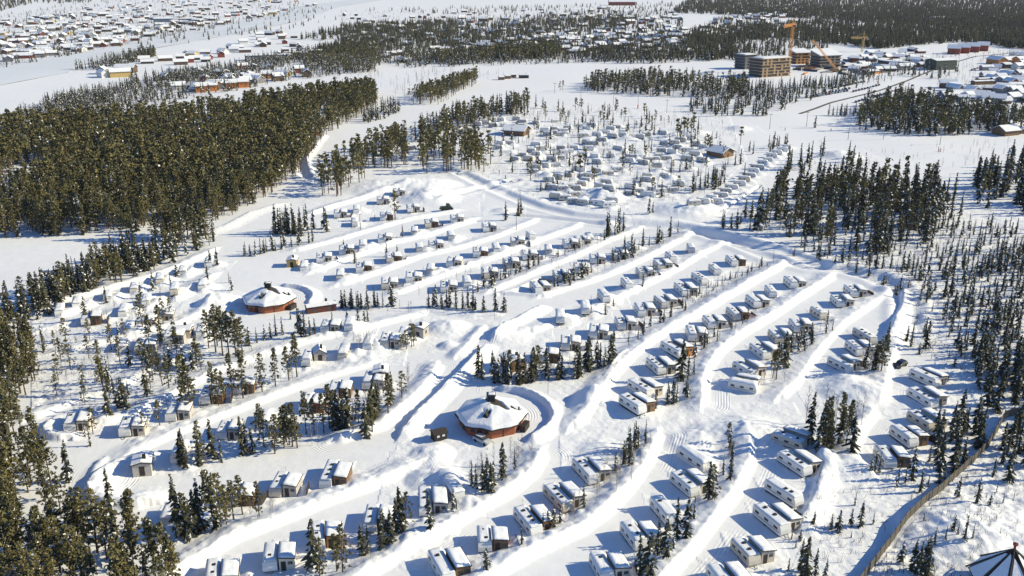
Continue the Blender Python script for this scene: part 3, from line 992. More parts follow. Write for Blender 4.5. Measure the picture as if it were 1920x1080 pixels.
# ------------------------------------------------------------------ caravans and their annex huts
ROWS = [
 ('short row at the fence bend', '1735,707,50,22,L 1731,743,45,27,L 1729,786,50,28,L 1695,817,40,30,M 1660,853,24,32,Mw'),
 ('trio at the ring road bend', '1622,627,38,22,Ln 1603,650,35,25,M 1576,680,35,18,M'),
 ('third terrace row from eastern wood', '1595,546,18,14,M 1570,564,16,16,M 1535,585,22,13,Mcn 1492,607,18,22,M 1455,627,16,18,M 1425,656,30,22,L 1397,690,34,20,L 1394,720,45,9,Lbt'),
 ('fourth terrace row from eastern wood', '1482,531,18,15,M 1445,545,16,18,Mn 1412,565,20,16,M 1375,587,20,20,Mo 1330,602,15,18,M 1296,624,8,20,M 1262,655,32,20,Lo 1230,685,26,22,L 1202,727,36,22,L 1186,760,36,22,L'),
 ('fifth terrace row from eastern wood', '1372,489,14,13,Mw 1340,505,16,18,Mn 1312,522,24,16,Ln 1278,542,22,20,L 1240,565,22,16,M 1200,580,10,16,M 1163,605,6,18,M 1113,620,0,18,M 1060,642,0,22,M 1018,665,0,15,Sw'),
 ('sixth terrace row from eastern wood', '1295,466,3,9,Sn 1258,480,11,9,Mn 1235,496,14,14,M 1202,512,14,16,M 1175,535,12,12,Mn 1132,560,12,14,Mb 1097,580,2,12,Mb 1050,597,0,12,Mb'),
 ('seventh terrace row from eastern wood', '1185,460,8,10,Mb 1155,476,6,12,M 1112,484,4,12,M 1082,502,0,10,M 1045,516,4,10,Mw 1005,540,12,12,M'),
 ('eighth terrace row from eastern wood', '1105,442,6,8,Mb 1085,450,6,8,M 1062,455,4,9,M 1028,466,2,9,Mb 985,477,4,9,M 950,492,3,10,M 910,512,3,10,Mc 875,527,2,10,Mb 833,536,0,11,M'),
 ('ninth terrace row from eastern wood', '995,442,8,9,Sn 963,452,2,9,M 930,463,4,9,Mb 893,472,0,9,M 845,490,-3,10,M 807,503,-3,10,Mb 768,520,0,10,M 722,530,0,10,M'),
 ('tenth terrace row from eastern wood', '910,425,4,8,M 845,440,3,8,Mb 810,458,2,9,M 786,462,2,8,Sb 730,482,3,9,Mw 674,499,0,9,M 638,513,-2,9,Mb'),
 ('eleventh terrace row from eastern wood', '850,410,2,8,M 802,418,2,8,Mw 777,432,0,9,Mb 715,445,0,9,M 680,457,0,8,Mb 642,467,0,9,M 600,482,0,9,M 570,495,-2,9,Mb'),
 ('twelfth terrace row from eastern wood', '768,390,2,7,M 718,404,0,7,Mw 665,415,0,7,Mn'),
 ('uppermost terrace row', '742,362,1,6,S 712,375,0,7,M 668,390,0,7,Mb 632,400,0,7,M'),
 ('first slope row below the dark belt', '392,490,-3,8,Mb 343,505,-3,8,Mb 300,521,-3,8,Mb 252,537,-3,9,Mb 202,552,-3,9,Mb 145,567,-3,9,Mb 112,579,-3,9,Mb'),
 ('second slope row below the dark belt', '380,533,-3,9,Mb 328,547,-3,9,Mb 275,565,-3,9,Mb 232,580,-3,9,Mb 162,598,-3,9,Mw'),
 ('third slope row below the dark belt', '378,620,-4,9,Mb 300,592,-3,9,Mg 266,603,-3,9,M 243,613,-4,9,Mb 318,634,-4,10,M 265,650,-4,10,M 232,645,-4,10,Mb'),
 ('row left of the dark rimmed hut', '757,627,-3,10,Mb 723,640,-4,10,Mg 692,645,-4,10,Mb 645,658,-5,10,Mb 577,670,-5,10,Mn 656,612,-3,9,Mb 612,613,-3,9,Mg'),
 ('brown hut row above the western loop', '692,712,-3,11,M 628,727,-3,14,M 576,752,-5,12,Mr 497,780,-6,13,Mb 420,803,-7,14,M 338,846,-8,15,Mb'),
 ('western slope row above the loop', '447,720,-5,12,Mw 388,740,-6,12,Mw 325,770,-6,14,M 238,800,-7,15,M 135,792,-7,13,M'),
 ('row above the lowest western road', '618,886,-11,24,Lw 524,905,-11,22,M 440,925,-8,20,Mw 318,962,-8,20,Mb'),
 ('fourth row left of the fence', '852,921,8,14,Sbn 797,938,2,30,L 697,968,-3,28,M 596,1002,0,28,Mo 508,1042,-3,28,M 400,1076,-3,26,M'),
 ('third row left of the fence', '1098,880,26,28,L 1047,930,28,30,Lc 990,975,28,32,Lo 908,1009,3,27,S 828,1060,18,30,L'),
 ('second row left of the fence', '1303,857,34,22,Lb 1285,905,38,32,L 1245,955,30,30,Ln 1188,1003,22,30,M 1128,1062,20,34,M'),
 ('first row left of the fence', '1480,823,40,15,L 1490,867,38,25,L 1470,923,45,28,Ln 1447,973,36,30,L 1398,1033,30,34,Mc 1352,1082,26,30,M'),
]
SIZES = {'L': 7.4, 'M': 6.2, 'S': 5.2}
CW = 2.36
_C = {}


def cached(key, fn):
    if key not in _C:
        _C[key] = fn()
    return _C[key]


def body_mesh(sz, m):
    L = SIZES[sz]
    pts = [(-.5 * L + .05, .42), (.5 * L - .25, .42), (.5 * L, .85), (.5 * L - .05, 1.55), (.5 * L - .42, 2.38), (.5 * L - .75, 2.55),
           (-.5 * L + .45, 2.55), (-.5 * L + .1, 2.35), (-.5 * L, 1.5)]
    return MB().prism(pts, -CW / 2, CW / 2, 'y', .05).mesh('caravan_body', m)


def window_mesh(w, h):
    return MB().box(-w / 2, w / 2, -.02, .02, -h / 2, h / 2, .015).mesh('window', M_GLASS)


def wheel_mesh():
    return MB().tube((0, -.1, 0), (0, .1, 0), .31, n=14).mesh('wheel', M_RUB)


VANN = 0


def make_caravan(sz, colour, snow, label, loc, rz, group, rng, tiny=False):
    L = SIZES[sz]
    t = thing('caravan', label, 'caravan', loc, rz, group)
    m = {'w': M_WHITE, 'c': M_CREAM, 'g': M_GREY}[colour]
    link('body', cached(('body', sz, colour), lambda: body_mesh(sz, m)), t)
    k = rng.integers(0, 4)
    th = {'bare': .13, 'mid': .28, 'deep': .48}[snow]
    link('roof_snow', cached(('rs', sz, snow, k), lambda: snow_slab(L - (.55 if snow != 'deep' else .2), CW - (.1 if snow != 'deep' else -.15), th, 50 + k)), t, (-.12, 0, 2.55))
    win = cached('win', lambda: window_mesh(1.0, .5))
    xs = {'L': (-2.5, -.1, 2.3), 'M': (-1.9, 0, 1.8), 'S': (-1.2, 1.1)}[sz]
    if tiny:
        xs = xs[:2]
    for x in xs:
        for sy in (-1, 1):
            if tiny and sy > 0:
                continue
            link('window', win, t, (x, sy * CW / 2, 1.62))
    if tiny:
        link('shaded_underframe', cached(('uf', sz), lambda: MB().box(-L / 2 + .3, L / 2 - .5, -CW / 2 + .12, CW / 2 - .12, -.1, .45).mesh('shaded_underframe', M_DARK)), t)  # near-black box stands in for the shadow below the van
        link('window', cached('fwin', lambda: MB().box(-.02, .02, -.75, .75, -.28, .28, .015).mesh('window', M_GLASS)), t, (.5 * L - .24, 0, 1.92)).rotation_euler = (0, -.42, 0)
        return t
    fw = cached('fwin', lambda: MB().box(-.02, .02, -.75, .75, -.28, .28, .015).mesh('window', M_GLASS))
    link('window', fw, t, (.5 * L - .24, 0, 1.92)).rotation_euler = (0, -.42, 0)
    link('window', fw, t, (-.5 * L + .03, 0, 1.85)).rotation_euler = (0, .1, 0)
    link('stripe', cached(('stripe', sz), lambda: MB().box(-L / 2 + .25, L / 2 - .45, -CW / 2 - .006, CW / 2 + .006, 1.02, 1.14).mesh('stripe', M_STRIPE)), t)
    link('shaded_underframe', cached(('uf', sz), lambda: MB().box(-L / 2 + .3, L / 2 - .5, -CW / 2 + .12, CW / 2 - .12, -.1, .45).mesh('shaded_underframe', M_DARK)), t)  # dark box fills the gap below, painting the underbody shadow
    for sy in (-1, 1):
        link('wheel', cached('wheel', wheel_mesh), t, (-.35, sy * (CW / 2 - .12), .3))
    link('drawbar', cached('db', lambda: MB().tube((0, -.5, .45), (1.15, 0, .45), .05).tube((0, .5, .45), (1.15, 0, .45), .05).tube((1.0, 0, -.1), (1.0, 0, .5), .035).mesh('drawbar', M_METAL)), t, (L / 2 - .3, 0, 0))
    if snow != 'deep':
        for x in ((-1.6, .3, 1.7) if sz == 'L' else (-1.0, 1.0)):
            if rng.random() < .75:
                link('roof_hatch', cached('hatch', lambda: MB().box(-.28, .28, -.28, .28, 0, .36, .04).mesh('roof_hatch', M_DARK)), t, (x + rng.uniform(-.3, .3), rng.uniform(-.3, .3), 2.5))
    if rng.random() < .3:
        link('aerial', cached('aerial', lambda: MB().tube((0, 0, 0), (0, 0, 1.5), .025).tube((-.35, 0, 1.4), (.35, 0, 1.4), .02).mesh('aerial', M_METAL)), t, (-L / 2 + .5, .5, 2.5))
    return t


def make_annex(kind, label, loc, rz, group, rng, L=4.4, Wd=2.5):
    """a flat roofed timber hut that stands against the caravan"""
    t = thing('annex_hut', label, 'annex hut', loc, rz, group)
    key = (kind, round(L, 1))
    m = HUTM[kind]
    H0, H1 = 2.25, 2.6
    link('wall', cached(('aw',) + key, lambda: MB().prism([(-Wd / 2, -.2), (Wd / 2, -.2), (Wd / 2, H0), (-Wd / 2, H1)], -L / 2, L / 2, 'x').mesh('wall', m)), t)
    sl = math.atan((H1 - H0) / Wd)
    r = link('roof', cached(('ar',) + key, lambda: MB().box(-L / 2 - .22, L / 2 + .22, -Wd / 2 - .2, Wd / 2 + .2, 0, .14).mesh('roof', M_RIM)), t, (0, 0, (H0 + H1) / 2 + .01))
    r.rotation_euler = (-sl, 0, 0)
    k = rng.integers(0, 4)
    s = link('roof_snow', cached(('as', k) + key, lambda: snow_slab(L + .26, Wd + .2, .30, 80 + k)), t, (0, 0, (H0 + H1) / 2 + .15))
    s.rotation_euler = (-sl, 0, 0)
    link('door', cached('adoor', lambda: MB().box(-.03, .03, -.4, .4, 0, 1.85, .01).mesh('door', M_RIM)), t, (L / 2, -.55, 0))
    link('window', cached('awin', lambda: MB().box(-.03, .03, -.4, .4, -.3, .3, .01).mesh('window', M_GLASS)), t, (L / 2, .55, 1.45))
    if rng.random() < .35:
        link('wind_screen', cached('wscr', lambda: MB().box(-1.6, 1.6, -.04, .04, -.2, 1.5).mesh('wind_screen', M_RIM)), t, (0.4, Wd / 2 + 1.7, 0)).rotation_euler = (0, 0, rng.uniform(-.3, .3))
    return t


vr = np.random.default_rng(21)
LATE = []      # (function) things that need the height of the undrifted ground first
for rowname, items in ROWS:
    specs = []
    for it in items.split():
        f = it.split(',')
        specs.append((float(f[0]), float(f[1]), float(f[2]), float(f[3]), f[4]))
    for i, (x, y, dx, dy, fl) in enumerate(specs):
        X, Y = (float(v) for v in G(x, y, 1.3))
        a, b = G(np.array([x - dx / 2, x + dx / 2]), np.array([y - dy / 2, y + dy / 2]), 1.3)
        th = math.atan2(b[1] - b[0], a[1] - a[0]) + vr.normal(0, .03)
        hx, hy = math.cos(th), math.sin(th)
        qx, qy = -hy, hx
        sz = fl[0]
        buried = 'b' in fl
        colour = 'c' if 'c' in fl else ('g' if vr.random() < .12 else ('c' if vr.random() < .12 else 'w'))
        snow = 'deep' if buried else ('bare' if (sz == 'L' and vr.random() < .75) or vr.random() < .3 else 'mid')
        look = {'bare': 'thinly snowed', 'mid': 'snow-topped', 'deep': 'snow-laden'}[snow]
        nm = {'w': 'white', 'c': 'cream', 'g': 'grey'}[colour]
        up = not rowname.startswith('the short')
        lab = f"{look} {nm} caravan, {ORD[i]} from top of {rowname}"
        grp = 'caravans parked in ' + rowname
        z = Z(X, Y)
        make_caravan(sz, colour, snow, lab, (X, Y, z - (vr.uniform(.3, .7) if buried else vr.uniform(.05, .3))), th, grp, vr).scale = (vr.uniform(.9, 1.1), 1, vr.uniform(.86, 1.0))
        off = CW / 2 + .22
        if 'n' not in fl and (not buried or 't' in fl):
            kind = next((k for k in 'orwg' if k in fl[1:]), 'c' if vr.random() < .55 else ('w' if vr.random() < .22 else 'g'))
            kn = {'c': 'cream', 'o': 'orange-brown', 'r': 'red', 'w': 'dark brown', 'g': 'grey'}[kind]
            L = {'L': 5.2, 'M': 4.2, 'S': 3.6}[sz]
            ax, ay = X + qx * (off + 1.3) + hx * .5, Y + qy * (off + 1.3) + hy * .5
            make_annex(kind, f"{kn} flat-roofed annex hut beside {ORD[i]} caravan in {rowname}", (ax, ay, z - .05), th, 'annex huts beside ' + rowname, vr, L)
            off += 2.7
        LATE.append((X + qx * (off + 1.2) + vr.normal(0, .5), Y + qy * (off + 1.2), vr.uniform(.9, 1.7), vr.uniform(.25, .65)))
        LATE.append((X - hx * (SIZES[sz] / 2 + 1.0) + qx * 1.5, Y - hy * (SIZES[sz] / 2 + 1.0) + qy * 1.5, vr.uniform(.7, 1.3), vr.uniform(.15, .5)))
        LATE.append((X + hx * (SIZES[sz] / 2 + 1.2) + qx * vr.uniform(-.5, 3), Y + hy * (SIZES[sz] / 2 + 1.2) + qy * .5, vr.uniform(.7, 1.3), vr.uniform(.15, .5)))
        if buried:
            LATE.append((X + qx * 2.4, Y + qy * 2.4, 2.4, 1.1))
            LATE.append((X + qx * .4 - hx * 3.0, Y + qy * .4 - hy * 3.0, 1.4, .6))
            if fl.find('t') < 0 and vr.random() < .75:
                LATE.append((X + hx * 3.2 + qx, Y + hy * 3.2 + qy, 1.7, .8))

# ------------------------------------------------------------------ the far camp: vans in loose lines, a few pixels each
FARV = {'lined up along the camp road': (1.0, -.15, [(1335, 372), (1352, 366), (1361, 357), (1372, 350), (1387, 343), (1396, 336), (1405, 328), (1413, 321), (1420, 314), (1430, 306), (1440, 300), (1447, 293), (1457, 287), (1467, 281), (1475, 276), (1325, 380), (1345, 378)]),
        'around the wooden lodge': (1.0, -.1, [(841, 226), (862, 222), (868, 221), (903, 227), (915, 226), (925, 236), (940, 225), (977, 236), (990, 242), (1005, 230), (895, 233), (912, 230), (945, 235), (1027, 252), (1035, 250), (1040, 242), (770, 277)]),
        'in the upper part of the camp': (1.0, -.2, [(980, 228), (1055, 245), (1065, 240), (1120, 253), (1137, 249), (1157, 238), (1145, 241), (1130, 262), (1190, 255), (1212, 252), (1295, 258), (1200, 258), (1085, 236), (1110, 234), (1170, 248)]),
        'in the middle of the camp': (1.0, -.3, [(937, 277), (1005, 271), (1012, 279), (997, 284), (982, 291), (1055, 287), (1066, 285), (1077, 278), (1100, 268), (1110, 270), (1050, 296), (1120, 303), (1140, 323), (1157, 316), (1092, 328), (1105, 330), (1145, 292), (1215, 298), (1227, 297), (1250, 296), (1236, 291), (1270, 278), (1265, 272), (1285, 282)]),
        'at the near edge of the camp': (1.0, -.3, [(1066, 348), (1080, 353), (1092, 346), (1098, 341), (1055, 353), (1042, 368), (1060, 371), (1073, 377), (1093, 380), (1120, 381), (1142, 386), (1215, 365), (1238, 359), (1260, 355), (1272, 346), (1300, 393), (1318, 388)])}
fr_ = np.random.default_rng(5)
_qx, _qy = np.array(pp('835,232 900,215 1000,222 1230,240 1330,275 1345,300 1300,345 1240,372 1150,385 1060,372 1000,350 960,290 850,240')).T
_have = [p for v in FARV.values() for p in v[2]]
_new = []
while len(_new) < 58:
    u_, v_ = fr_.uniform(835, 1345), fr_.uniform(215, 385)
    if inpoly(np.array([u_]), np.array([v_]), _qx, _qy)[0] and all(((u_ - p[0]) / 15) ** 2 + ((v_ - p[1]) / 6) ** 2 > 1 for p in _have + _new) and math.hypot((u_ - 968) / 40, (v_ - 250) / 15) > 1:
        _new.append((u_, v_))
FARV['in the crowded rows of the camp'] = (1, -.3, _new)
for _ in range(110):
    u_, v_ = fr_.uniform(835, 1345), fr_.uniform(215, 385)
    if inpoly(np.array([u_]), np.array([v_]), _qx, _qy)[0]:
        MOUNDS.append((*(float(q) for q in G(u_, v_)), fr_.uniform(1.8, 4.0), fr_.uniform(.6, 1.5)))
for place, (ax, ay, lst) in FARV.items():
    for i, (x, y) in enumerate(lst):
        X, Y = (float(v) for v in G(x, y, 1.0))
        if 'road' in place:
            th = math.atan2(-.35, 1) + fr_.normal(0, .05)
        else:
            th = fr_.choice([-.25, -.5, .1, 2.7]) + fr_.normal(0, .12)
        sz = 'M' if fr_.random() < .6 else 'L'
        snow = 'deep' if fr_.random() < .35 else 'mid'
        colour = fr_.choice(['w', 'w', 'c', 'g', 'g'])
        make_caravan(sz, colour, snow, f"small snow-covered camper van parked {place} by the ski slope", (X, Y, Z(X, Y) - fr_.uniform(0, .35)), th, 'vans ' + place, fr_, True).scale = (fr_.uniform(.75, .95), .9, fr_.uniform(.85, 1.0))
        LATE.append((X + 2.5, Y + fr_.normal(0, 2), fr_.uniform(1.5, 2.6), fr_.uniform(.5, 1.3)))
        LATE.append((X + fr_.normal(0, 4), Y - 2.5, fr_.uniform(1.2, 2.0), fr_.uniform(.3, .9)))

# ------------------------------------------------------------------ octagonal service huts


def ring_pts(R, z, n=8, a0=0.0):
    return [(R * math.cos(a0 + i * 2 * math.pi / n), R * math.sin(a0 + i * 2 * math.pi / n), z) for i in range(n)]


def oct_roof_snow(R, zb, za, th, seed, gaps, r0=.85):
    """snow on the eight-sided roof; gaps: (angle, r from, r to, half width at the inner end) where it has slid off and the dark roof shows"""
    nr, na = 30, 128
    V, Q = [], []
    for i in range(nr):
        t = i / (nr - 1)
        for j in range(na):
            a = j * 2 * math.pi / na
            seg = math.pi / 4
            am = (a % seg) - seg / 2
            oc = math.cos(seg / 2) / math.cos(am)
            rr = R * oc * (1 + .010 * math.sin(5 * a + 1) + .008 * math.sin(11 * a))
            rad_ = r0 + (rr - r0) * t
            zz = za + (zb - za) * min(rad_ / (R * oc), 1.02)
            tt = th * min(1, max((1 - t) * R / .5, 0) ** .5) * (1 + .15 * math.sin(3 * a + seed) * t + .10 * math.sin(7 * a + 2.3 * t * 4))
            tt *= .45 + .55 * min(1, t * 4)
            tt += .02
            for ga, g0, g1, gw in gaps:
                d = (a - ga + math.pi) % (2 * math.pi) - math.pi
                if g0 < rad_ < g1 and abs(d) < 1.2:
                    w = gw * (1 - (rad_ - g0) / (g1 - g0)) ** .7
                    lat = abs(rad_ * math.sin(d))
                    if lat < w + .25:
                        tt = min(tt, -.12 if lat < w else tt * .5)
            V.append((rad_ * math.cos(a), rad_ * math.sin(a), zz + tt))
    for i in range(nr - 1):
        for j in range(na):
            k = (j + 1) % na
            Q.append((i * na + j, (i + 1) * na + j, (i + 1) * na + k, i * na + k))
    return np_mesh('roof_snow', V, Q, None, (ROOFSNOW,), True)


def octagon(px, py, label, seed, rot):
    X, Y = (float(v) for v in G(px, py, 3.0))
    z = Z(X, Y)
    t = thing('octagonal_hut', label, 'service hut', (X, Y, z - .1), rot)
    RW, RE, H = 7.0, 8.0, 2.6
    m = MB()
    m.prism([(p[0], p[1]) for p in ring_pts(RW, 0)], -.3, H, 'z')
    link('wall', m.mesh('wall', M_REDWOOD), t)
    m = MB()
    base = ring_pts(RE, H - .05)
    top = ring_pts(.7, 5.9)
    lo = ring_pts(RE, H - .28)
    for i in range(8):
        j = (i + 1) % 8
        m.poly([base[i], base[j], top[j], top[i]])
        m.poly([lo[i], lo[j], base[j], base[i]])
    m.poly(lo[::-1])
    link('roof', m.mesh('roof', M_RIM), t)
    gaps = [(math.radians(-28) - rot, .8, 4.4, 1.15), (math.radians(-103) - rot, 3.1, 5.2, .75), (math.radians(-3) - rot, 4.2, 6.4, .65), (math.radians(120) - rot, .8, 2.4, .8)]
    link('roof_snow', oct_roof_snow(RE - .12, H - .05, 5.9, .55, seed, gaps), t)
    c = link('cupola', MB().box(-.85, .85, -.85, .85, 5.3, 7.1, .04).box(-1.0, 1.0, -1.0, 1.0, 7.0, 7.2, .03).mesh('cupola', M_DARK), t)
    link('cupola_snow', snow_slab(1.5, 1.2, .10, 3, 8, 8), c, (.1, .1, 7.2))
    link('chimney', MB().tube((.3, .9, 5.4), (.3, .9, 7.3), .16).mesh('chimney', M_DARK), t)
    # bare strip of roof behind the cupola and two vent hoods that part the snow
    for ang, r0, ln in ((math.radians(-103) - rot, 4.0, 1.9), (math.radians(-3) - rot, 5.2, 1.9)):
        zz = lambda r: 5.9 + (H - 5.9) * r / RE + .12
        hood = MB()
        ca, sa = math.cos(ang), math.sin(ang)
        q = lambda r, s, dz: (r * ca - s * sa, r * sa + s * ca, zz(r) + dz)
        A, B, Cc, D = q(r0 - ln * .6, 0, .40), q(r0 + ln * .5, -.70, .05), q(r0 + ln * .5, .70, .05), q(r0 + ln * .5, 0, .85)
        hood.poly([A, B, D]).poly([A, D, Cc]).poly([B, Cc, D]).poly([A, Cc, B])
        h_ = link('vent_hood', hood.mesh('vent_hood', M_DARK), t)
        link('hood_snow', MB().poly([q(r0 - ln * .7, -.1, .50), q(r0 + ln * .30, -.75, .30), q(r0 + ln * .38, -.08, .86)]).mesh('hood_snow', ROOFSNOW), h_)
    for i in range(8):
        a = (i + .5) * math.pi / 4
        d = RW * math.cos(math.pi / 8)
        g = (a + rot) % (2 * math.pi)
        if i in (4, 5):
            link('door', MB().box(-.03, .05, -.55, .55, 0, 2.05, .01).mesh('door', M_RIM), t, (d * math.cos(a), d * math.sin(a), 0), a)
            for s in (-1.6, 1.6):
                link('window', MB().box(-.03, .04, -.45, .45, 1.0, 1.8, .01).mesh('window', M_GLASS), t, (d * math.cos(a) - s * math.sin(a), d * math.sin(a) + s * math.cos(a), 0), a)
        else:
            link('corner_board', MB().box(-.02, .05, -.09, .09, -.2, H - .3).mesh('corner_board', M_RIM), t, (d * math.cos(a), d * math.sin(a), 0), a)
    # lean-to porch on the east side
    m = MB()
    m.box(-.6, .6, -1.5, 1.5, -.2, 1.5)
    a = math.radians(-20) - rot
    link('porch', m.mesh('porch', M_RIM), t, ((RW + .7) * math.cos(a), (RW + .7) * math.sin(a), 0), a)
    return X, Y, z


OC1 = octagon(921, 771, 'front octagonal red timber hut with thick snow roof and dark cupola, ringed by ploughed snow', 3, .03)
OC2 = octagon(504, 555, 'rear octagonal red timber hut with snow roof, by the road west of the terraces', 5, .06)

# ------------------------------------------------------------------ cars


def make_car(label, loc, rz, col, group=None, small=False):
    t = thing('parked_car', label, 'car', loc, rz, group)
    m = mat('car_' + col, {'silver': (.5, .5, .5), 'black': (.02, .02, .025), 'dark': (.04, .045, .06), 'grey': (.18, .18, .19), 'white': (.6, .6, .6), 'red': (.3, .03, .02), 'blue': (.04, .07, .16)}[col], .3, .05, 1, .5)
    prof = [(-2.15, .35), (2.15, .35), (2.2, .75), (1.3, .95), (.55, 1.0), (-2.0, 1.02), (-2.18, .8)]
    link('body', cached(('carb', col), lambda: MB().prism(prof, -.88, .88, 'y', .06).mesh('body', m)), t)
    link('cabin', cached('carc', lambda: MB().prism([(-1.9, .98), (.95, .98), (.3, 1.45), (-1.55, 1.45)], -.76, .76, 'y', .05).mesh('cabin', M_GLASS)), t)
    link('roof', cached(('carr', col), lambda: MB().box(-1.5, .25, -.68, .68, 1.43, 1.5, .03).mesh('roof', m)), t)
    if not small:
        for x in (-1.35, 1.35):
            for s in (-1, 1):
                link('wheel', cached('carw', lambda: MB().tube((0, -.1, 0), (0, .1, 0), .33, n=14).mesh('wheel', M_RUB)), t, (x, s * .82, .32))
        for s in (-1, 1):
            link('headlight', cached('carl', lambda: MB().box(-.03, .03, -.2, .2, -.08, .08, .02).mesh('headlight', M_METAL)), t, (2.18, s * .58, .68))
    return t


X, Y = (float(v) for v in G(1688, 682, .5))
make_car('black car parked alone at the head of the short row by the fence bend', (X, Y, Z(X, Y)), -2.5, 'black')
X, Y = (float(v) for v in G(905, 823, .8))
make_car('silver car parked in front of the front octagonal hut', (X, Y, Z(X, Y)), -.75, 'silver')
X, Y = (float(v) for v in G(1021, 528, .6))
make_car('dark car between two caravans of the seventh terrace row', (X, Y, Z(X, Y)), .4, 'dark')
for k, (x0, y0, x1, y1, n) in enumerate(((1522, 184, 1588, 172, 13), (1560, 166, 1620, 154, 12), (1600, 173, 1648, 160, 10), (1605, 193, 1690, 167, 16), (1822, 132, 1864, 118, 9), (1386, 177, 1406, 173, 4), (1530, 180, 1592, 167, 11))):
    for i in range(n):
        X, Y = (float(v) for v in G(x0 + (x1 - x0) * i / (n - 1), y0 + (y1 - y0) * i / (n - 1)))
        make_car('small car in a line of snow-flecked cars parked along the main road', (X, Y, Z(X, Y)), fr_.choice([1.2, -1.9]) + fr_.normal(0, .05),
                 fr_.choice(['black', 'dark', 'grey', 'red', 'blue', 'white'], p=[.3, .25, .15, .08, .12, .1]), 'cars parked along the main road', True)

# ------------------------------------------------------------------ huts, kiosk, lodges


def gable(name, label, cat, px, py, L, Wd, H, rh, wm, rz, group=None, detail=1, snow=.35, over=.5, zz=None):
    X, Y = (float(v) for v in G(px, py))
    t = thing(name, label, cat, (X, Y, Z(X, Y) - .1), rz, group)
    key = (round(L, 1), round(Wd, 1), round(H, 1), round(rh, 1), wm.name)
    link('wall', cached(('gw',) + key, lambda: MB().prism([(-Wd / 2, -.5), (Wd / 2, -.5), (Wd / 2, H), (0, H + rh), (-Wd / 2, H)], -L / 2, L / 2, 'x').mesh('wall', wm)), t)

    def roof(th, o, dz, m, nm):
        b = MB()
        k = rh / (Wd / 2)
        w = Wd / 2 + o
        b.prism([(-w, H - k * o + dz), (0, H + rh + dz), (w, H - k * o + dz), (w, H - k * o + dz + th), (0, H + rh + dz + th), (-w, H - k * o + dz + th)], -L / 2 - o, L / 2 + o, 'x', min(th * .3, .1))
        return b.mesh(nm, m)
    link('roof', cached(('gr', over) + key, lambda: roof(.16, over, .02, M_RIM, 'roof')), t)
    if snow:
        link('roof_snow', cached(('gs', over, snow) + key, lambda: roof(snow, over - .08, .185, ROOFSNOW, 'roof_snow')), t)
    if detail:
        wn = cached('gwin', lambda: MB().box(-.5, .5, -.03, .03, -.45, .45, .01).mesh('window', M_GLASS))
        n = max(1, int(L / 3))
        for i in range(n):
            for s in (-1, 1):
                link('window', wn, t, (-L / 2 + (i + .5) * L / n, s * Wd / 2, H * .55))
        link('door', cached('gdoor', lambda: MB().box(-.03, .03, -.5, .5, 0, 2.0, .01).mesh('door', M_RIM)), t, (L / 2, 0, 0))
        link('chimney', cached('gchim', lambda: MB().box(-.3, .3, -.3, .3, 0, 1.3, .02).mesh('chimney', M_DARK)), t, (L * .2, Wd * .15, H + rh * .7))
    return t


gable('lodge', 'wooden lodge with broad snowy roof among the vans of the far camp', 'lodge', 968, 252, 13, 11, 3.2, 2.2, HUTM['w'], -.35, over=1.0)
gable('lodge', 'dark lodge with snowy roof at the camp entrance, a tall pine at its corner', 'lodge', 1350, 292, 10.5, 9, 2.8, 2.0, HUTM['w'], -.9, over=1.0)
gable('timber_hut', 'small pale yellow hut with snowy roof west of the tenth terrace row', 'hut', 549, 497, 4.2, 3.2, 2.3, .5, mat('yellow_boards', (.55, .38, .15), .7, .1, 5), -1.5, over=.25)
gable('timber_hut', 'brown hut with dark rimmed snow roof at the road crossing above the diagonal road', 'hut', 789, 632, 3.6, 3.2, 2.9, .35, HUTM['g'], -1.9, over=.3, snow=.25)
gable('timber_hut', 'dark timbered hut with snow roof at the near end of the fifth terrace row', 'hut', 961, 690, 5.0, 4.2, 2.8, .6, HUTM['w'], -1.1, over=.35, snow=.3)
gable('timber_hut', 'brown hut with dark rimmed snow roof leading the brown hut row', 'hut', 715, 712, 4.4, 3.4, 2.7, .4, HUTM['w'], -1.5, over=.3, snow=.3)
gable('timber_hut', 'grey gabled hut below the second octagonal clearing, left of the dark rimmed hut', 'hut', 600, 673, 3.8, 3.0, 2.3, 1.0, HUTM['g'], -1.3, over=.25, snow=.12)
gable('timber_hut', 'long low hut with dark gable ends on the western slope', 'hut', 340, 632, 6.0, 3.6, 2.1, .5, HUTM['c'], .05, over=.2)
gable('timber_hut', 'shed with dark tilted roof edge on the western loop island', 'hut', 270, 884, 4.2, 3.4, 2.4, .4, HUTM['g'], -1.3, over=.3, snow=.25)
k = gable('kiosk', 'small black kiosk with two white notices beside the front octagonal hut', 'kiosk', 823, 822, 2.8, 2.2, 1.7, .45, M_DARK, .5, detail=0, over=.3, snow=0)
for x in (-.6, .6):
    link('notice', MB().box(-.3, .3, -.02, .02, -.3, .3).mesh('notice', M_WHITE), k, (x, -1.14, 1.3))
gable('cabin', 'little dark red cabin beside the winding ski trail', 'cabin', 592, 253, 5, 4, 2.4, 1.2, HUTM['r'], .3, over=.4)
gable('long_shed', 'long dark red shed with snow roof beside the rear octagonal hut', 'shed', 602, 583, 8.5, 2.6, 1.9, .5, mat('dark_red_boards', (.12, .045, .035), .8, .2, 5), .42, over=.2, snow=.25)
X, Y = (float(v) for v in G(615, 574, 1.6))
t = thing('round_sign', 'round red sign standing at the end of the long dark red shed', 'sign', (X, Y, Z(X, Y)), .3)
link('post', MB().tube((0, 0, -.3), (0, 0, 2.0), .06).mesh('post', M_METAL), t)
link('disc', MB().tube((0, -.05, 1.7), (0, .05, 1.7), .7, n=20).mesh('disc', mat('sign_red', (.55, .04, .02), .5, .05)), t)
ORG = mat('orange_logs', (.50, .19, .05), .7, .15, 4)
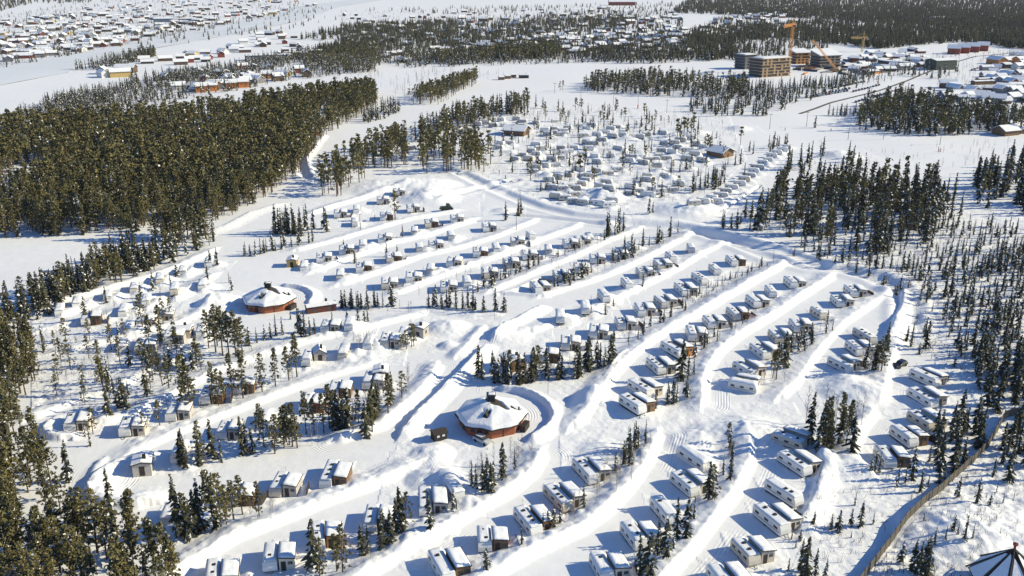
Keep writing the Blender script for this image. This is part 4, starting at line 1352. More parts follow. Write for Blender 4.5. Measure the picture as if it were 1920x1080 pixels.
for i, (x, y) in enumerate(((376, 172), (397, 170), (434, 165), (457, 163))):
    gable('orange_house', f"orange timber house, {ORD[i]} from the west of the four behind the olive pine forest", 'house', x, y, 8.5, 7.5, 5.0, 2.2, ORG, .35, 'four orange houses behind the forest', over=.7)
# piste machine at the head of the terraces
X, Y = (float(v) for v in G(836, 396))
t = thing('snow_groomer', 'dark green tracked snow groomer at the head of the upper terrace rows', 'snow groomer', (X, Y, Z(X, Y)), .3)
GRN = mat('groomer_green', (.03, .06, .035), .5, .1)
link('body', MB().box(-2.2, 2.0, -1.1, 1.1, .6, 1.5, .08).mesh('body', GRN), t)
c = link('cab', MB().prism([(.3, 1.5), (1.9, 1.5), (1.5, 2.6), (.3, 2.6)], -1.0, 1.0, 'y', .05).mesh('cab', GRN), t)
link('window', MB().prism([(.5, 1.75), (1.86, 1.75), (1.6, 2.45), (.5, 2.45)], -1.02, 1.02, 'y').mesh('window', M_GLASS), c)
for s in (-1, 1):
    link('track', MB().box(-2.3, 2.2, s * 1.5 - .45, s * 1.5 + .45, 0, .8, .2).mesh('track', M_RUB), t)
link('blade', MB().box(2.5, 2.7, -2.2, 2.2, .1, 1.1, .03).box(2.0, 2.6, -.3, .3, .4, .7).mesh('blade', M_METAL), t)

# ------------------------------------------------------------------ fence and pointed roof at the lower right
fx, fy = np.array(pp('2000,760 1925,771 1884,778 1871,802 1853,832 1826,860 1797,884 1770,910 1735,938 1708,964 1684,994 1662,1022 1640,1052 1620,1078 1590,1120')).T
FX, FY = G(fx, fy, .9)
seg = np.hypot(np.diff(FX), np.diff(FY))
cum = np.concatenate([[0], np.cumsum(seg)])
nb = int(cum[-1] / 2.4)
ss = np.linspace(0, cum[-1], nb + 1)
PX_, PY_ = np.interp(ss, cum, FX), np.interp(ss, cum, FY)
PZ_ = height(PX_, PY_)
ft = thing('board_fence', 'weathered brown board fence winding down the snow beside a long shadow', 'fence', (float(PX_[0]), float(PY_[0]), 0))
pm = MB().box(-.08, .08, -.09, .09, -.6, 2.15).mesh('post', HUTM['w'])
for i in range(nb):
    a = Vector((PX_[i] - PX_[0], PY_[i] - PY_[0], PZ_[i]))
    b = Vector((PX_[i + 1] - PX_[0], PY_[i + 1] - PY_[0], PZ_[i + 1]))
    d = b - a
    link('post', pm, ft, a, math.atan2(d.y, d.x))
    m = MB()
    for j in range(7):
        z0 = -.15 + j * .29
        jj = random.uniform(-.02, .02)
        m.box(0.0, d.xy.length, -.03, .03, z0, z0 + .265)
    o = link('board_panel', m.mesh('board_panel', M_FENCE), ft, a)
    o.rotation_euler = (0, -math.atan2(d.z, d.xy.length), math.atan2(d.y, d.x))
X, Y = (float(v) for v in G(1903, 1027, 8.0))
z = Z(X, Y) - .3
t = thing('pointed_pavilion', 'pavilion with pointed snowy roof, dark ridge boards and a red-brown finial', 'pavilion', (X, Y, z), .25)
link('wall', MB().prism([(p[0], p[1]) for p in ring_pts(4.8, 0)], -.5, 2.7, 'z').mesh('wall', HUTM['w']), t)
R_, zb, za = 5.8, 2.5, 8.0
m = MB()
for i in range(8):
    a, b = ring_pts(R_, zb)[i], ring_pts(R_, zb)[(i + 1) % 8]
    m.poly([a, b, (0, 0, za)])
m.poly(ring_pts(R_, zb)[::-1])
rf = link('roof', m.mesh('roof', M_RIM), t)
for i in range(8):
    a, b = Vector(ring_pts(R_, zb)[i]), Vector(ring_pts(R_, zb)[(i + 1) % 8])
    ap = Vector((0, 0, za))
    m = MB()
    up = ((b - a).cross(ap - a)).normalized()
    f = lambda u, v, h: a * (1 - u) * (1 - v) + b * u * (1 - v) + ap * v + up * h
    lim = .84 if i % 2 else .9
    lo = [f(.07, .02, .02), f(.93, .02, .02), f(.80, lim - .08 * (i % 3), .02), f(.22, lim, .02)]
    hi = [f(.09, .04, .22), f(.91, .04, .22), f(.76, lim - .02 - .08 * (i % 3), .16), f(.25, lim - .02, .16)]
    m.poly(hi)
    for q in range(4):
        m.poly([lo[q], lo[(q + 1) % 4], hi[(q + 1) % 4], hi[q]])
    link('roof_snow', m.mesh('roof_snow', ROOFSNOW), rf)
    link('ridge_board', MB().tube(ring_pts(R_ + .3, zb + .12)[i], (0, 0, za + .15), .14, n=6).mesh('ridge_board', M_RIM), rf)
link('finial', MB().tube((0, 0, za - .2), (0, 0, za + 1.3), .22, .12, n=10).tube((0, 0, za + .9), (0, 0, za + 1.15), .4, .4, n=12).mesh('finial', mat('finial_red', (.22, .04, .03), .6, .1)), t)
# ------------------------------------------------------------------ masts, people, road strips
GAL = mat('galvanised', (.16, .16, .16), .5, .1, 2, .4)
for i, (x, y, h) in enumerate(((1040, 175, 8), (1089, 187, 9), (1150, 197, 9), (1196, 203, 9), (1250, 212, 9), (1443, 242, 9), (1512, 238, 9), (1590, 262, 9), (1656, 262, 10), (1762, 272, 9))):
    X, Y = (float(v) for v in G(x, y))
    red = x == 1196
    t = thing('lift_mast', 'orange-footed lift mast on the wide ski slope' if red else 'slim grey floodlight mast on the wide ski slope', 'mast', (X, Y, Z(X, Y)), .1 * i, None if red else 'grey masts on the ski slope')
    link('pole', MB().tube((0, 0, -.5), (0, 0, h), .17, .1).mesh('pole', GAL), t)
    link('crossarm', MB().box(-1.5, 1.5, -.12, .12, h - .3, h - .05).mesh('crossarm', GAL), t)
    if red:
        link('padding', MB().tube((0, 0, 0), (0, 0, 2.6), .4, .4).mesh('padding', mat('padding_red', (.5, .06, .03), .6)), t)
for x, y, h, w in ((975, 404, 11, 'beside two spruces above the terraces'), (968, 432, 7, 'at the head of the ninth terrace row'), (676, 432, 6, 'beside the twelfth terrace row'), (660, 428, 6, 'at the lower end of the twelfth terrace row')):
    X, Y = (float(v) for v in G(x, y))
    t = thing('light_pole', 'thin dark light pole ' + w, 'pole', (X, Y, Z(X, Y)), .4)
    link('pole', MB().tube((0, 0, -.5), (0, 0, h), .13, .08).mesh('pole', M_BARK), t)
    link('lamp', MB().box(-.1, .9, -.12, .12, h - .1, h + .05, .02).mesh('lamp', GAL), t)


def person_mesh():
    P = {'pel': (0, 0, .95), 'ch': (0, 0, 1.32), 'nk': (0, 0, 1.52), 'hd': (0, .03, 1.66), 'tp': (0, .02, 1.78), 'ls': (-.19, 0, 1.42), 'le': (-.3, .08, 1.15), 'lh': (-.26, .28, 1.0),
         'rs': (.19, 0, 1.42), 're': (.3, .08, 1.15), 'rh': (.26, .28, 1.0), 'lk': (-.12, .08, .5), 'lf': (-.14, 0, .06), 'lt': (-.15, .2, .04), 'rk': (.12, .08, .5), 'rf': (.14, 0, .06), 'rt': (.15, .2, .04)}
    E = 'pel-ch ch-nk nk-hd hd-tp ch-ls ls-le le-lh ch-rs rs-re re-rh pel-lk lk-lf lf-lt pel-rk rk-rf rf-rt'.split()
    Rr = dict(pel=.17, ch=.18, nk=.07, hd=.115, tp=.08, ls=.09, le=.065, lh=.05, rs=.09, re=.065, rh=.05, lk=.085, lf=.07, lt=.05, rk=.085, rf=.07, rt=.05)
    ks = list(P)
    me = bpy.data.meshes.new('person_skeleton')
    me.from_pydata([P[k] for k in ks], [(ks.index(a), ks.index(b)) for a, b in (e.split('-') for e in E)], [])
    o = bpy.data.objects.new('person_skeleton', me)
    COL.objects.link(o)
    mo = o.modifiers.new('s', 'SKIN')
    for k, v in zip(ks, me.skin_vertices[0].data):
        v.radius = (Rr[k],) * 2
    me.skin_vertices[0].data[0].use_root = True
    o.modifiers.new('d', 'SUBSURF').levels = 1
    dg = bpy.context.evaluated_depsgraph_get()
    r = bpy.data.meshes.new_from_object(o.evaluated_get(dg))
    bpy.data.objects.remove(o)
    return r


PM = person_mesh()
for i, (x, y, c, w) in enumerate(((1153, 356, 'dark', 'standing beside another skier near the far camp'), (1161, 357, 'black', 'standing right of another skier near the far camp'), (1472, 244, 'dark', 'skiing alone below a mast on the wide slope'),
                                  (1558, 246, 'black', 'on the wide ski slope among tree shadows'), (1763, 285, 'red', 'in red on the wide ski slope, the eastern one of a pair'), (1759, 285, 'red', 'in red on the wide ski slope, the western one of a pair'),
                                  (1624, 292, 'dark', 'in dark clothes on the open slope near a small spruce'), (936, 325, 'dark', 'walking on the snow left of the round pine grove'), (948, 336, 'black', 'walking where the two trails cross'))):
    X, Y = (float(v) for v in G(x, y))
    t = thing('person', 'skier ' + w, 'person', (X, Y, Z(X, Y)), i * .9)
    m = PM.copy()
    m.materials.clear()
    m.materials.append(mat('suit_' + c, {'dark': (.03, .035, .05), 'black': (.015, .015, .015), 'red': (.45, .03, .02)}[c], .7, .1))
    link('body', m, t)
    link('hat', MB().tube((0, .02, 1.7), (0, .02, 1.84), .13, .08, 10).mesh('hat', M_DARK), t)
    for s in (-1, 1):
        link('ski', MB().box(s * .15 - .05, s * .15 + .05, -.8, .9, -.01, .03).mesh('ski', M_RIM), t)


def ribbon(name, s, w, m, dz, label=None, cat=None):
    x, y = np.array(pp(s)).T
    X, Y = G(x, y)
    c = np.concatenate([[0], np.cumsum(np.hypot(np.diff(X), np.diff(Y)))])
    n = max(8, int(c[-1] / 6))
    q = np.linspace(0, c[-1], n)
    X, Y = np.interp(q, c, X), np.interp(q, c, Y)
    dx, dy = np.gradient(X), np.gradient(Y)
    l = np.hypot(dx, dy)
    nx, ny = -dy / l, dx / l
    k = np.arange(5) / 4 - .5
    VX = X[:, None] + nx[:, None] * w * k
    VY = Y[:, None] + ny[:, None] * w * k
    VZ = height(VX, VY) + dz
    idx = np.arange(n * 5).reshape(n, 5)
    Q = np.stack([idx[:-1, :-1], idx[1:, :-1], idx[1:, 1:], idx[:-1, 1:]], -1).reshape(-1, 4)
    o = link(name, np_mesh(name, np.stack([VX, VY, VZ], -1).reshape(-1, 3), Q, None, (m,), True))
    o['kind'] = 'structure'
    return o


ASPH = mat('bare_road', (.10, .095, .09), .8, .3, .2)
ribbon('main_road', '1500,213 1560,193 1640,173 1700,152 1745,134 1765,124 1830,106 1930,96', 2.4, ASPH, .25)
ribbon('side_road', '1845,197 1875,188 1910,177', 3.2, ASPH, .25)
x, y = np.array(pp('-40,126 140,100 280,70 420,45 560,12 640,2 700,-6 760,-8 640,12 560,40 420,68 290,91 150,124 130,136 -60,172')).T
X, Y = G(x, y)
o = link('frozen_river', MB().poly([(float(a_), float(b_), .42) for a_, b_ in zip(X, Y)]).mesh('frozen_river', mat('river_snow', (.70, .715, .74), .7, .04, .01)))
o['kind'] = 'structure'

# ------------------------------------------------------------------ building site and cranes
CON = mat('raw_boards', (.36, .25, .15), .8, .3, .8)
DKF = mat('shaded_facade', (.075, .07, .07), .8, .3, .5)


def block(label, px, py, L, Wd, floors, rz, wm=CON, roofrise=0, fh=2.7):
    X, Y = (float(v) for v in G(px, py))
    t = thing('unfinished_building', label, 'building', (X, Y, Z(X, Y) - .2), rz)
    H = floors * fh
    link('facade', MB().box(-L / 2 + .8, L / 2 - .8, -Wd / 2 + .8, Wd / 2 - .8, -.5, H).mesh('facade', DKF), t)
    for i in range(floors + 1):
        link('floor_slab', cached(('slab', L, Wd), lambda: MB().box(-L / 2, L / 2, -Wd / 2, Wd / 2, -.35, .35).mesh('floor_slab', wm)), t, (random.uniform(-.2, .2), 0, i * fh + .3))
    n = max(3, int(L / 4.5))
    m = cached(('bay', fh, Wd), lambda: MB().box(-1.1, 1.1, -Wd / 2 + .35, Wd / 2 - .35, -fh / 2, fh / 2).mesh('wall_panel', wm))
    for i in range(n):
        for f in range(floors):
            if random.random() < .55:
                link('wall_panel', m, t, (-L / 2 + (i + .5) * L / n, 0, f * fh + fh / 2 + .3))
    if roofrise:
        link('roof_snow', MB().prism([(-Wd / 2 - 1, H + .7), (Wd / 2 + 1, H + .7 + roofrise), (Wd / 2 + 1, H + 1.2 + roofrise), (-Wd / 2 - 1, H + 1.2)], -L / 2 - 1, L / 2 + 1, 'x', .1).mesh('roof_snow', ROOFSNOW), t)
        link('gable_wall', MB().prism([(-Wd / 2 + .5, H), (Wd / 2 - .5, H), (Wd / 2 - .5, H + roofrise * .95)], -L / 2 + .5, L / 2 - .5, 'x').mesh('gable_wall', wm), t)
    else:
        link('roof_snow', snow_slab(L - .6, Wd - .6, .5, 9, 12, 8), t, (0, 0, H + .65))
    return t


block('dark shaded concrete block at the west end of the building site', 1397, 128, 17, 15, 5, .5, mat('shaded_concrete', (.16, .16, .17), .8, .2, .5))  # grey set dark to paint in the shade on this block
block('large scaffolded block with layered timber floors, left of the tower crane foot', 1442, 142, 36, 18, 6, .5)
block('half built block with orange cladding just east of the tower crane', 1498, 119, 18, 14, 4, .3, mat('raw_orange', (.48, .26, .12), .8, .2, .8), 3)
block('half built block under a big slanting snow roof, easternmost on the building site', 1546, 124, 26, 17, 4, .35, mat('grey_timber', (.26, .21, .17), .8, .3, .8), 5)
CRO = mat('crane_orange', (.62, .27, .06), .5, .08)
CRY = mat('crane_yellow', (.50, .34, .12), .5, .08)


def lattice(m, p, q, w, bays, r=.14):
    p, q = Vector(p), Vector(q)
    d = (q - p).normalized()
    u = d.orthogonal().normalized()
    v = d.cross(u)
    cs = [(u * a + v * b) * w / 2 for a, b in ((1, 1), (-1, 1), (-1, -1), (1, -1))]
    for c in cs:
        m.tube(p + c, q + c, r, n=5)
    for i in range(bays):
        a, b = p + (q - p) * i / bays, p + (q - p) * (i + 1) / bays
        for k in range(4):
            c0, c1 = cs[k], cs[(k + 1) % 4]
            m.tube(a + c0, b + c1, r * .6, n=4)
    return m


def tower_crane(label, px, py, H, jl, jaz, mt, r=.2):
    X, Y = (float(v) for v in G(px, py))
    t = thing('tower_crane', label, 'tower crane', (X, Y, Z(X, Y)), 0)
    link('mast', lattice(MB(), (0, 0, -1), (0, 0, H), 2.0, 16, r).mesh('mast', mt), t)
    ja = link('slewing_unit', MB().box(-1.3, 1.3, -1.3, 1.3, H, H + 1.6, .1).mesh('slewing_unit', mt), t)
    ja.rotation_euler = (0, 0, jaz)
    link('jib', lattice(MB(), (0, 0, H + 2), (jl, 0, H + 2.5), 1.6, 14, r).mesh('jib', mt), t).rotation_euler = (0, 0, jaz)
    link('counter_jib', lattice(MB(), (0, 0, H + 2), (-jl * .3, 0, H + 2.2), 1.6, 5, r).mesh('counter_jib', mt), t).rotation_euler = (0, 0, jaz)
    link('counterweight', MB().box(-jl * .3 - 1.5, -jl * .3 + 1.2, -1.1, 1.1, H - .6, H + 2, .05).mesh('counterweight', GAL), t).rotation_euler = (0, 0, jaz)
    link('tower_head', MB().tube((0, 0, H + 1.6), (0, 0, H + 8), .6, .15, 6).mesh('tower_head', mt), t).rotation_euler = (0, 0, jaz)
    link('tie_bar', MB().tube((0, 0, H + 7.8), (jl * .7, 0, H + 3), .12, n=4).tube((0, 0, H + 7.8), (-jl * .28, 0, H + 2.8), .12, n=4).mesh('tie_bar', mt), t).rotation_euler = (0, 0, jaz)
    link('cab', MB().box(1.0, 2.6, 1.1, 2.4, H + .2, H + 2, .1).mesh('cab', M_GLASS), t).rotation_euler = (0, 0, jaz)
    return t


tower_crane('tall orange tower crane over the building site, its jib swung towards the west', 1478, 134, 41, 38, math.radians(-118), CRO, .2)
tower_crane('low pale yellow crane between the forest and the building site', 1616, 97, 14, 18, math.radians(-160), CRY, .16)
X, Y = (float(v) for v in G(1569, 135))
t = thing('mobile_crane', 'orange mobile crane with its long boom raised over the building site', 'mobile crane', (X, Y, Z(X, Y)), 0)
link('carrier', MB().box(-5, 5, -1.3, 1.3, .7, 1.8, .1).mesh('carrier', CRO), t)
link('cab', MB().box(3.2, 5.2, -1.2, 1.2, 1.8, 3.3, .15).mesh('cab', CRO), t)
link('turret', MB().box(-2.5, 1.2, -1.4, 1.4, 1.85, 3.6, .1).mesh('turret', CRY), t)
link('boom', lattice(MB(), (-1, 0, 3), (-24, 8, 29), 1.2, 16, .16).mesh('boom', CRO), t)
for x in (-4, -2.6, 2.6, 4):
    for s in (-1, 1):
        link('wheel', cached('crw', lambda: MB().tube((0, -.2, 0), (0, .2, 0), .6, n=12).mesh('wheel', M_RUB)), t, (x, s * 1.15, .6))
# material heaps and site huts
r6 = np.random.default_rng(66)
for i in range(60):
    x, y = r6.uniform(1485, 1665), r6.uniform(114, 141)
    X, Y = (float(v) for v in G(x, y))
    t = thing('building_materials', 'pile of timber and formwork on the snow of the building site', 'material pile', (X, Y, Z(X, Y)), r6.uniform(0, 3), 'material piles on the building site')
    m = MB()
    for j in range(5):
        m.box(-r6.uniform(2, 8), r6.uniform(2, 8), -1 + j * .4, -.65 + j * .4, 0, r6.uniform(.5, 2.0), 0, r6.uniform(-.15, .15))
    link('pile', m.mesh('pile', [CON, DKF, M_RIM, HUTM['o'], DKF, HUTM['g']][i % 6]), t)
# hotel row, big block and curved house
BR = HUTM['r']
for i, (x, y, L) in enumerate(((1788, 101, 13), (1806, 99, 13), (1824, 97, 13), (1842, 95, 12))):
    gable('hotel_wing', f"red-brown hotel wing with snow roof, {ORD[i]} of the four by the main road", 'building', x, y, L, 11, 7, 3.5, BR, -.5, 'hotel wings by the main road', over=1.0)
gable('apartment_building', 'large dark block with flat-pitched roof beside the main road', 'building', 1762, 130, 25, 15, 9, 1.5, mat('dark_green_boards', (.06, .075, .06), .8, .2, 1), .35, over=.4, snow=.3)
X, Y = (float(v) for v in G(1692, 124))
t = thing('curved_building', 'curved low building with a crescent snow roof east of the building site', 'building', (X, Y, Z(X, Y)), 0)
a = [math.radians(v) for v in np.linspace(120, 260, 14)]
for nm, r0, r1, z0, z1, mm in (('wall', 17, 24, -.5, 6, DKF), ('roof_snow', 16.5, 24.5, 6.01, 6.7, ROOFSNOW)):
    out = [(r1 * math.cos(q), r1 * math.sin(q)) for q in a] + [(r0 * math.cos(q), r0 * math.sin(q)) for q in a[::-1]]
    link(nm, MB().prism(out, z0, z1, 'z').mesh(nm, mm), t)
BLU = mat('blue_grey_boards', (.16, .19, .25), .7, .15, 2)
for i, (x, y, L, rz) in enumerate(((1782, 186, 17, .2), (1806, 184, 15, -.3), (1836, 188, 18, -.5), (1862, 193, 15, -.5), (1897, 190, 10, .4), (1915, 182, 10, .3))):
    gable('lodge', f"blue-grey holiday lodge with snow roof, {ORD[i]} from the west below the main road", 'lodge', x, y, L, 9, 4, 2.4, BLU, rz, 'holiday lodges below the main road', over=.8)
for i, (x, y) in enumerate(((1885, 252), (1912, 248), (1900, 243))):
    gable('lodge', f"brown lodge with snow roof, {ORD[i]} at the edge of the wide ski slope", 'lodge', x, y, 12, 9, 3.2, 2.4, HUTM['w'], .4, 'brown lodges at the ski slope', over=.8)
for i, (x, y) in enumerate(((1842, 158), (1850, 153), (1858, 148), (1866, 143), (1905, 118), (1890, 112))):
    gable('long_shed', 'long low shed in the depot beside the main road', 'shed', x, y, 20, 5, 2.8, .6, HUTM['w'], .25, 'sheds in the depot', 0, over=.3)
for i, (x, y, L, Wd) in enumerate(((478, 113, 20, 10), (517, 111, 32, 16), (556, 106, 26, 14), (585, 103, 24, 12))):
    gable('industrial_hall', f"grey industrial hall with flat snow roof, {ORD[i]} from the west on the near river bank", 'hall', x, y, L, Wd, 5, .7, mat('hall_grey', (.2, .2, .22), .6, .1, 1), .3, 'industrial halls by the river', 0, over=.4)
gable('barn', 'long red barn with snow roof in the fields across the valley', 'barn', 1166, 10, 70, 22, 9, 5, HUTM['r'], .0, over=1, detail=0)
gable('sports_hall', 'wide pale hall in the clearing of the horizon-side forest', 'hall', 1760, 38, 46, 26, 5, 2, mat('hall_pale', (.4, .42, .46), .6, .1, 1), .5, over=1, detail=0)
gable('warehouse', 'dark blue warehouse with snow roof on the far river bank', 'hall', 308, 41, 34, 18, 6, 2, BLU, .2, over=.6, detail=0)
gable('warehouse', 'long grey warehouse with snow roof on the far river bank', 'hall', 345, 40, 44, 16, 5, 1.5, mat('hall_grey', (.2, .2, .22), .6, .1, 1), .2, over=.6, detail=0)
# park service building on the slope
gable('ski_hut', 'dark timing hut beside the nursery slope', 'hut', 982, 146, 9, 4, 2.6, .6, M_DARK, 0, over=.3)
for i, (x, y) in enumerate(((940, 149), (952, 147), (962, 145))):
    gable('ski_hut', f"small brown hut, {ORD[i]} in the cluster by the nursery slope", 'hut', x, y, 5, 4, 2.4, .8, HUTM['w'], .2, 'huts by the nursery slope', 0, over=.3)

# ------------------------------------------------------------------ villages far off: every house its own object
HC = {'dark red': (.20, .05, .035), 'brown': (.11, .07, .05), 'yellow': (.5, .36, .14), 'white': (.62, .61, .58), 'grey': (.22, .21, .21), 'orange': (.5, .2, .06), 'dark': (.05, .045, .045)}
hr = np.random.default_rng(11)
for place, poly, n, gap in (('village across the frozen river', '0,118 110,105 235,84 330,62 425,46 560,18 620,4 500,0 300,12 200,22 100,30 0,48', 130, 17), ('settlement in the valley woods', '860,88 1050,66 1290,50 1290,88 1110,104 900,96', 70, 17),
                            ('scattered farms across the valley', '820,40 1290,16 1290,45 1000,58 830,58', 20, 25), ('hamlet on the near river bank', '250,118 420,96 490,66 520,62 560,72 400,112', 18, 14), ('hamlet by the forest edge', '270,172 400,160 520,142 560,130 600,140 480,160 300,178', 14, 14),
                            ('hamlet in the horizon-side woods', '1285,62 1330,40 1420,15 1500,18 1440,50 1330,68', 32, 19), ('suburb beyond the main road', '1850,120 1925,100 1925,170 1880,170', 12, 14), ('bank below the river village', '180,140 230,132 250,140 190,150', 4, 14)):
    x, y = np.array(pp(poly)).T
    pts = []
    for _ in range(6000):
        u, v = hr.uniform(x.min(), x.max()), hr.uniform(y.min(), y.max())
        if not inpoly(np.array([u]), np.array([v]), x, y)[0]:
            continue
        X, Y = (float(q) for q in G(u, v))
        if any((X - a) ** 2 + (Y - b) ** 2 < gap ** 2 for a, b in pts):
            continue
        pts.append((X, Y))
        c = hr.choice(list(HC), p=[.14, .3, .07, .12, .15, .04, .18])
        L, Wd, H, rh = [(11., 8., 3.6, 2.4), (9., 7., 4.6, 2.2), (14., 8., 3.2, 2.2), (18., 10., 5.0, 2.6)][hr.choice(4, p=[.4, .3, .22, .08])]
        gable('house', f"{c} wooden house with snow roof in the {place}", 'house', u, v, L, Wd, H, rh, mat('house_' + c.replace(' ', '_'), HC[c], .75, .12, 1), hr.choice([0.2, 1.75, .35, -.4]) + hr.normal(0, .12), f"{c} houses in the {place}", 0, .45, .7)
        if len(pts) >= n:
            break

mw, mr = {}, MB()
for poly, n in (('0,118 110,105 235,84 330,62 425,46 560,18 620,4 500,-4 300,0 150,14 100,28 0,40', 240), ('640,30 1290,10 1290,105 1110,108 900,100 760,118 640,90', 210), ('1285,62 1330,40 1420,10 1560,14 1440,60 1330,72', 50), ('250,118 420,96 520,62 620,70 480,160 300,178', 34), ('1840,120 1930,95 1930,185 1870,185', 22), ('1590,102 1740,94 1742,128 1600,142', 46), ('1765,165 1925,160 1925,205 1790,205', 22)):
    x, y = np.array(pp(poly)).T
    k = 0
    while k < n:
        u, v = hr.uniform(x.min(), x.max()), hr.uniform(y.min(), y.max())
        if not inpoly(np.array([u]), np.array([v]), x, y)[0]:
            continue
        k += 1
        X, Y = (float(q) for q in G(u, v))
        z = Z(X, Y)
        L, Wd, H, rh = hr.uniform(6, 14), hr.uniform(5, 8), hr.uniform(2.4, 4.5), hr.uniform(1.2, 2.2)
        rz = hr.choice([0.2, 1.75, .35, -.4]) + hr.normal(0, .12)
        c = hr.choice(['dark', 'brown', 'grey', 'dark red', 'white'], p=[.3, .3, .2, .1, .1])
        T = Matrix.Translation((X, Y, z)) @ Matrix.Rotation(rz, 4, 'Z')
        mb = mw.setdefault(c, MB())
        for (bmx, vs) in ((mb.bm, [(-1, -1, -.3), (1, -1, -.3), (1, 1, -.3), (-1, 1, -.3), (-1, -1, 1), (1, -1, 1), (1, 1, 1), (-1, 1, 1)]),):
            q = [bmx.verts.new(T @ Vector((p[0] * L / 2, p[1] * Wd / 2, H if p[2] == 1 else -.3))) for p in vs]
            g0, g1 = (bmx.verts.new(T @ Vector((s * L / 2, 0, H + rh))) for s in (-1, 1))
            for f in ((q[0], q[1], q[5], q[4]), (q[2], q[3], q[7], q[6]), (q[1], q[2], q[6], g1, q[5]), (q[3], q[0], q[4], g0, q[7])):
                bmx.faces.new(f)
        o_ = .6
        kk = rh / (Wd / 2)
        for s in (-1, 1):
            p = [Vector((e * (L / 2 + o_), s * (Wd / 2 + o_) * t_, H + rh - kk * (Wd / 2 + o_) * t_ + h_)) for e, t_, h_ in ((-1, 0, .05), (1, 0, .05), (1, 1, .05), (-1, 1, .05), (-1, 0, .55), (1, 0, .55), (1, 1, .5), (-1, 1, .5))]
            q = [mr.bm.verts.new(T @ w_) for w_ in p]
            for f in ((4, 5, 6, 7), (3, 2, 6, 7), (0, 3, 7, 4), (2, 1, 5, 6), (0, 1, 2, 3)):
                mr.bm.faces.new([q[i_] for i_ in f])
big = mr.bm
ms = [ROOFSNOW]
tmp = mr.mesh('far_houses', ROOFSNOW)
bmf = bmesh.new()
bmf.from_mesh(tmp)
for c, mb in mw.items():
    t_ = mb.mesh('w', ROOFSNOW)
    n0 = len(bmf.faces)
    bmf.from_mesh(t_)
    bmf.faces.ensure_lookup_table()
    for f in bmf.faces[n0:]:
        f.material_index = len(ms)
    ms.append(mat('house_' + c.replace(' ', '_'), HC[c], .75, .12, 1))
me = bpy.data.meshes.new('far_houses')
bmesh.ops.recalc_face_normals(bmf, faces=bmf.faces[:])
bmf.to_mesh(me)
for m_ in ms:
    me.materials.append(m_)
tag(link('far_settlement', me), 'mass of tiny snow-roofed houses spread over the far valley and river bank', 'settlement', None, 'stuff')

# ------------------------------------------------------------------ trees: the largest in the picture as things, the rest of each kind as one wood
DRIFTS += LATE
CAND = [c for c in CAND if c[3] > 1]
cx = np.array([c[1] for c in CAND])
cy = np.array([c[2] for c in CAND])
ch = np.array([c[3] for c in CAND])
cz = height(cx, cy)
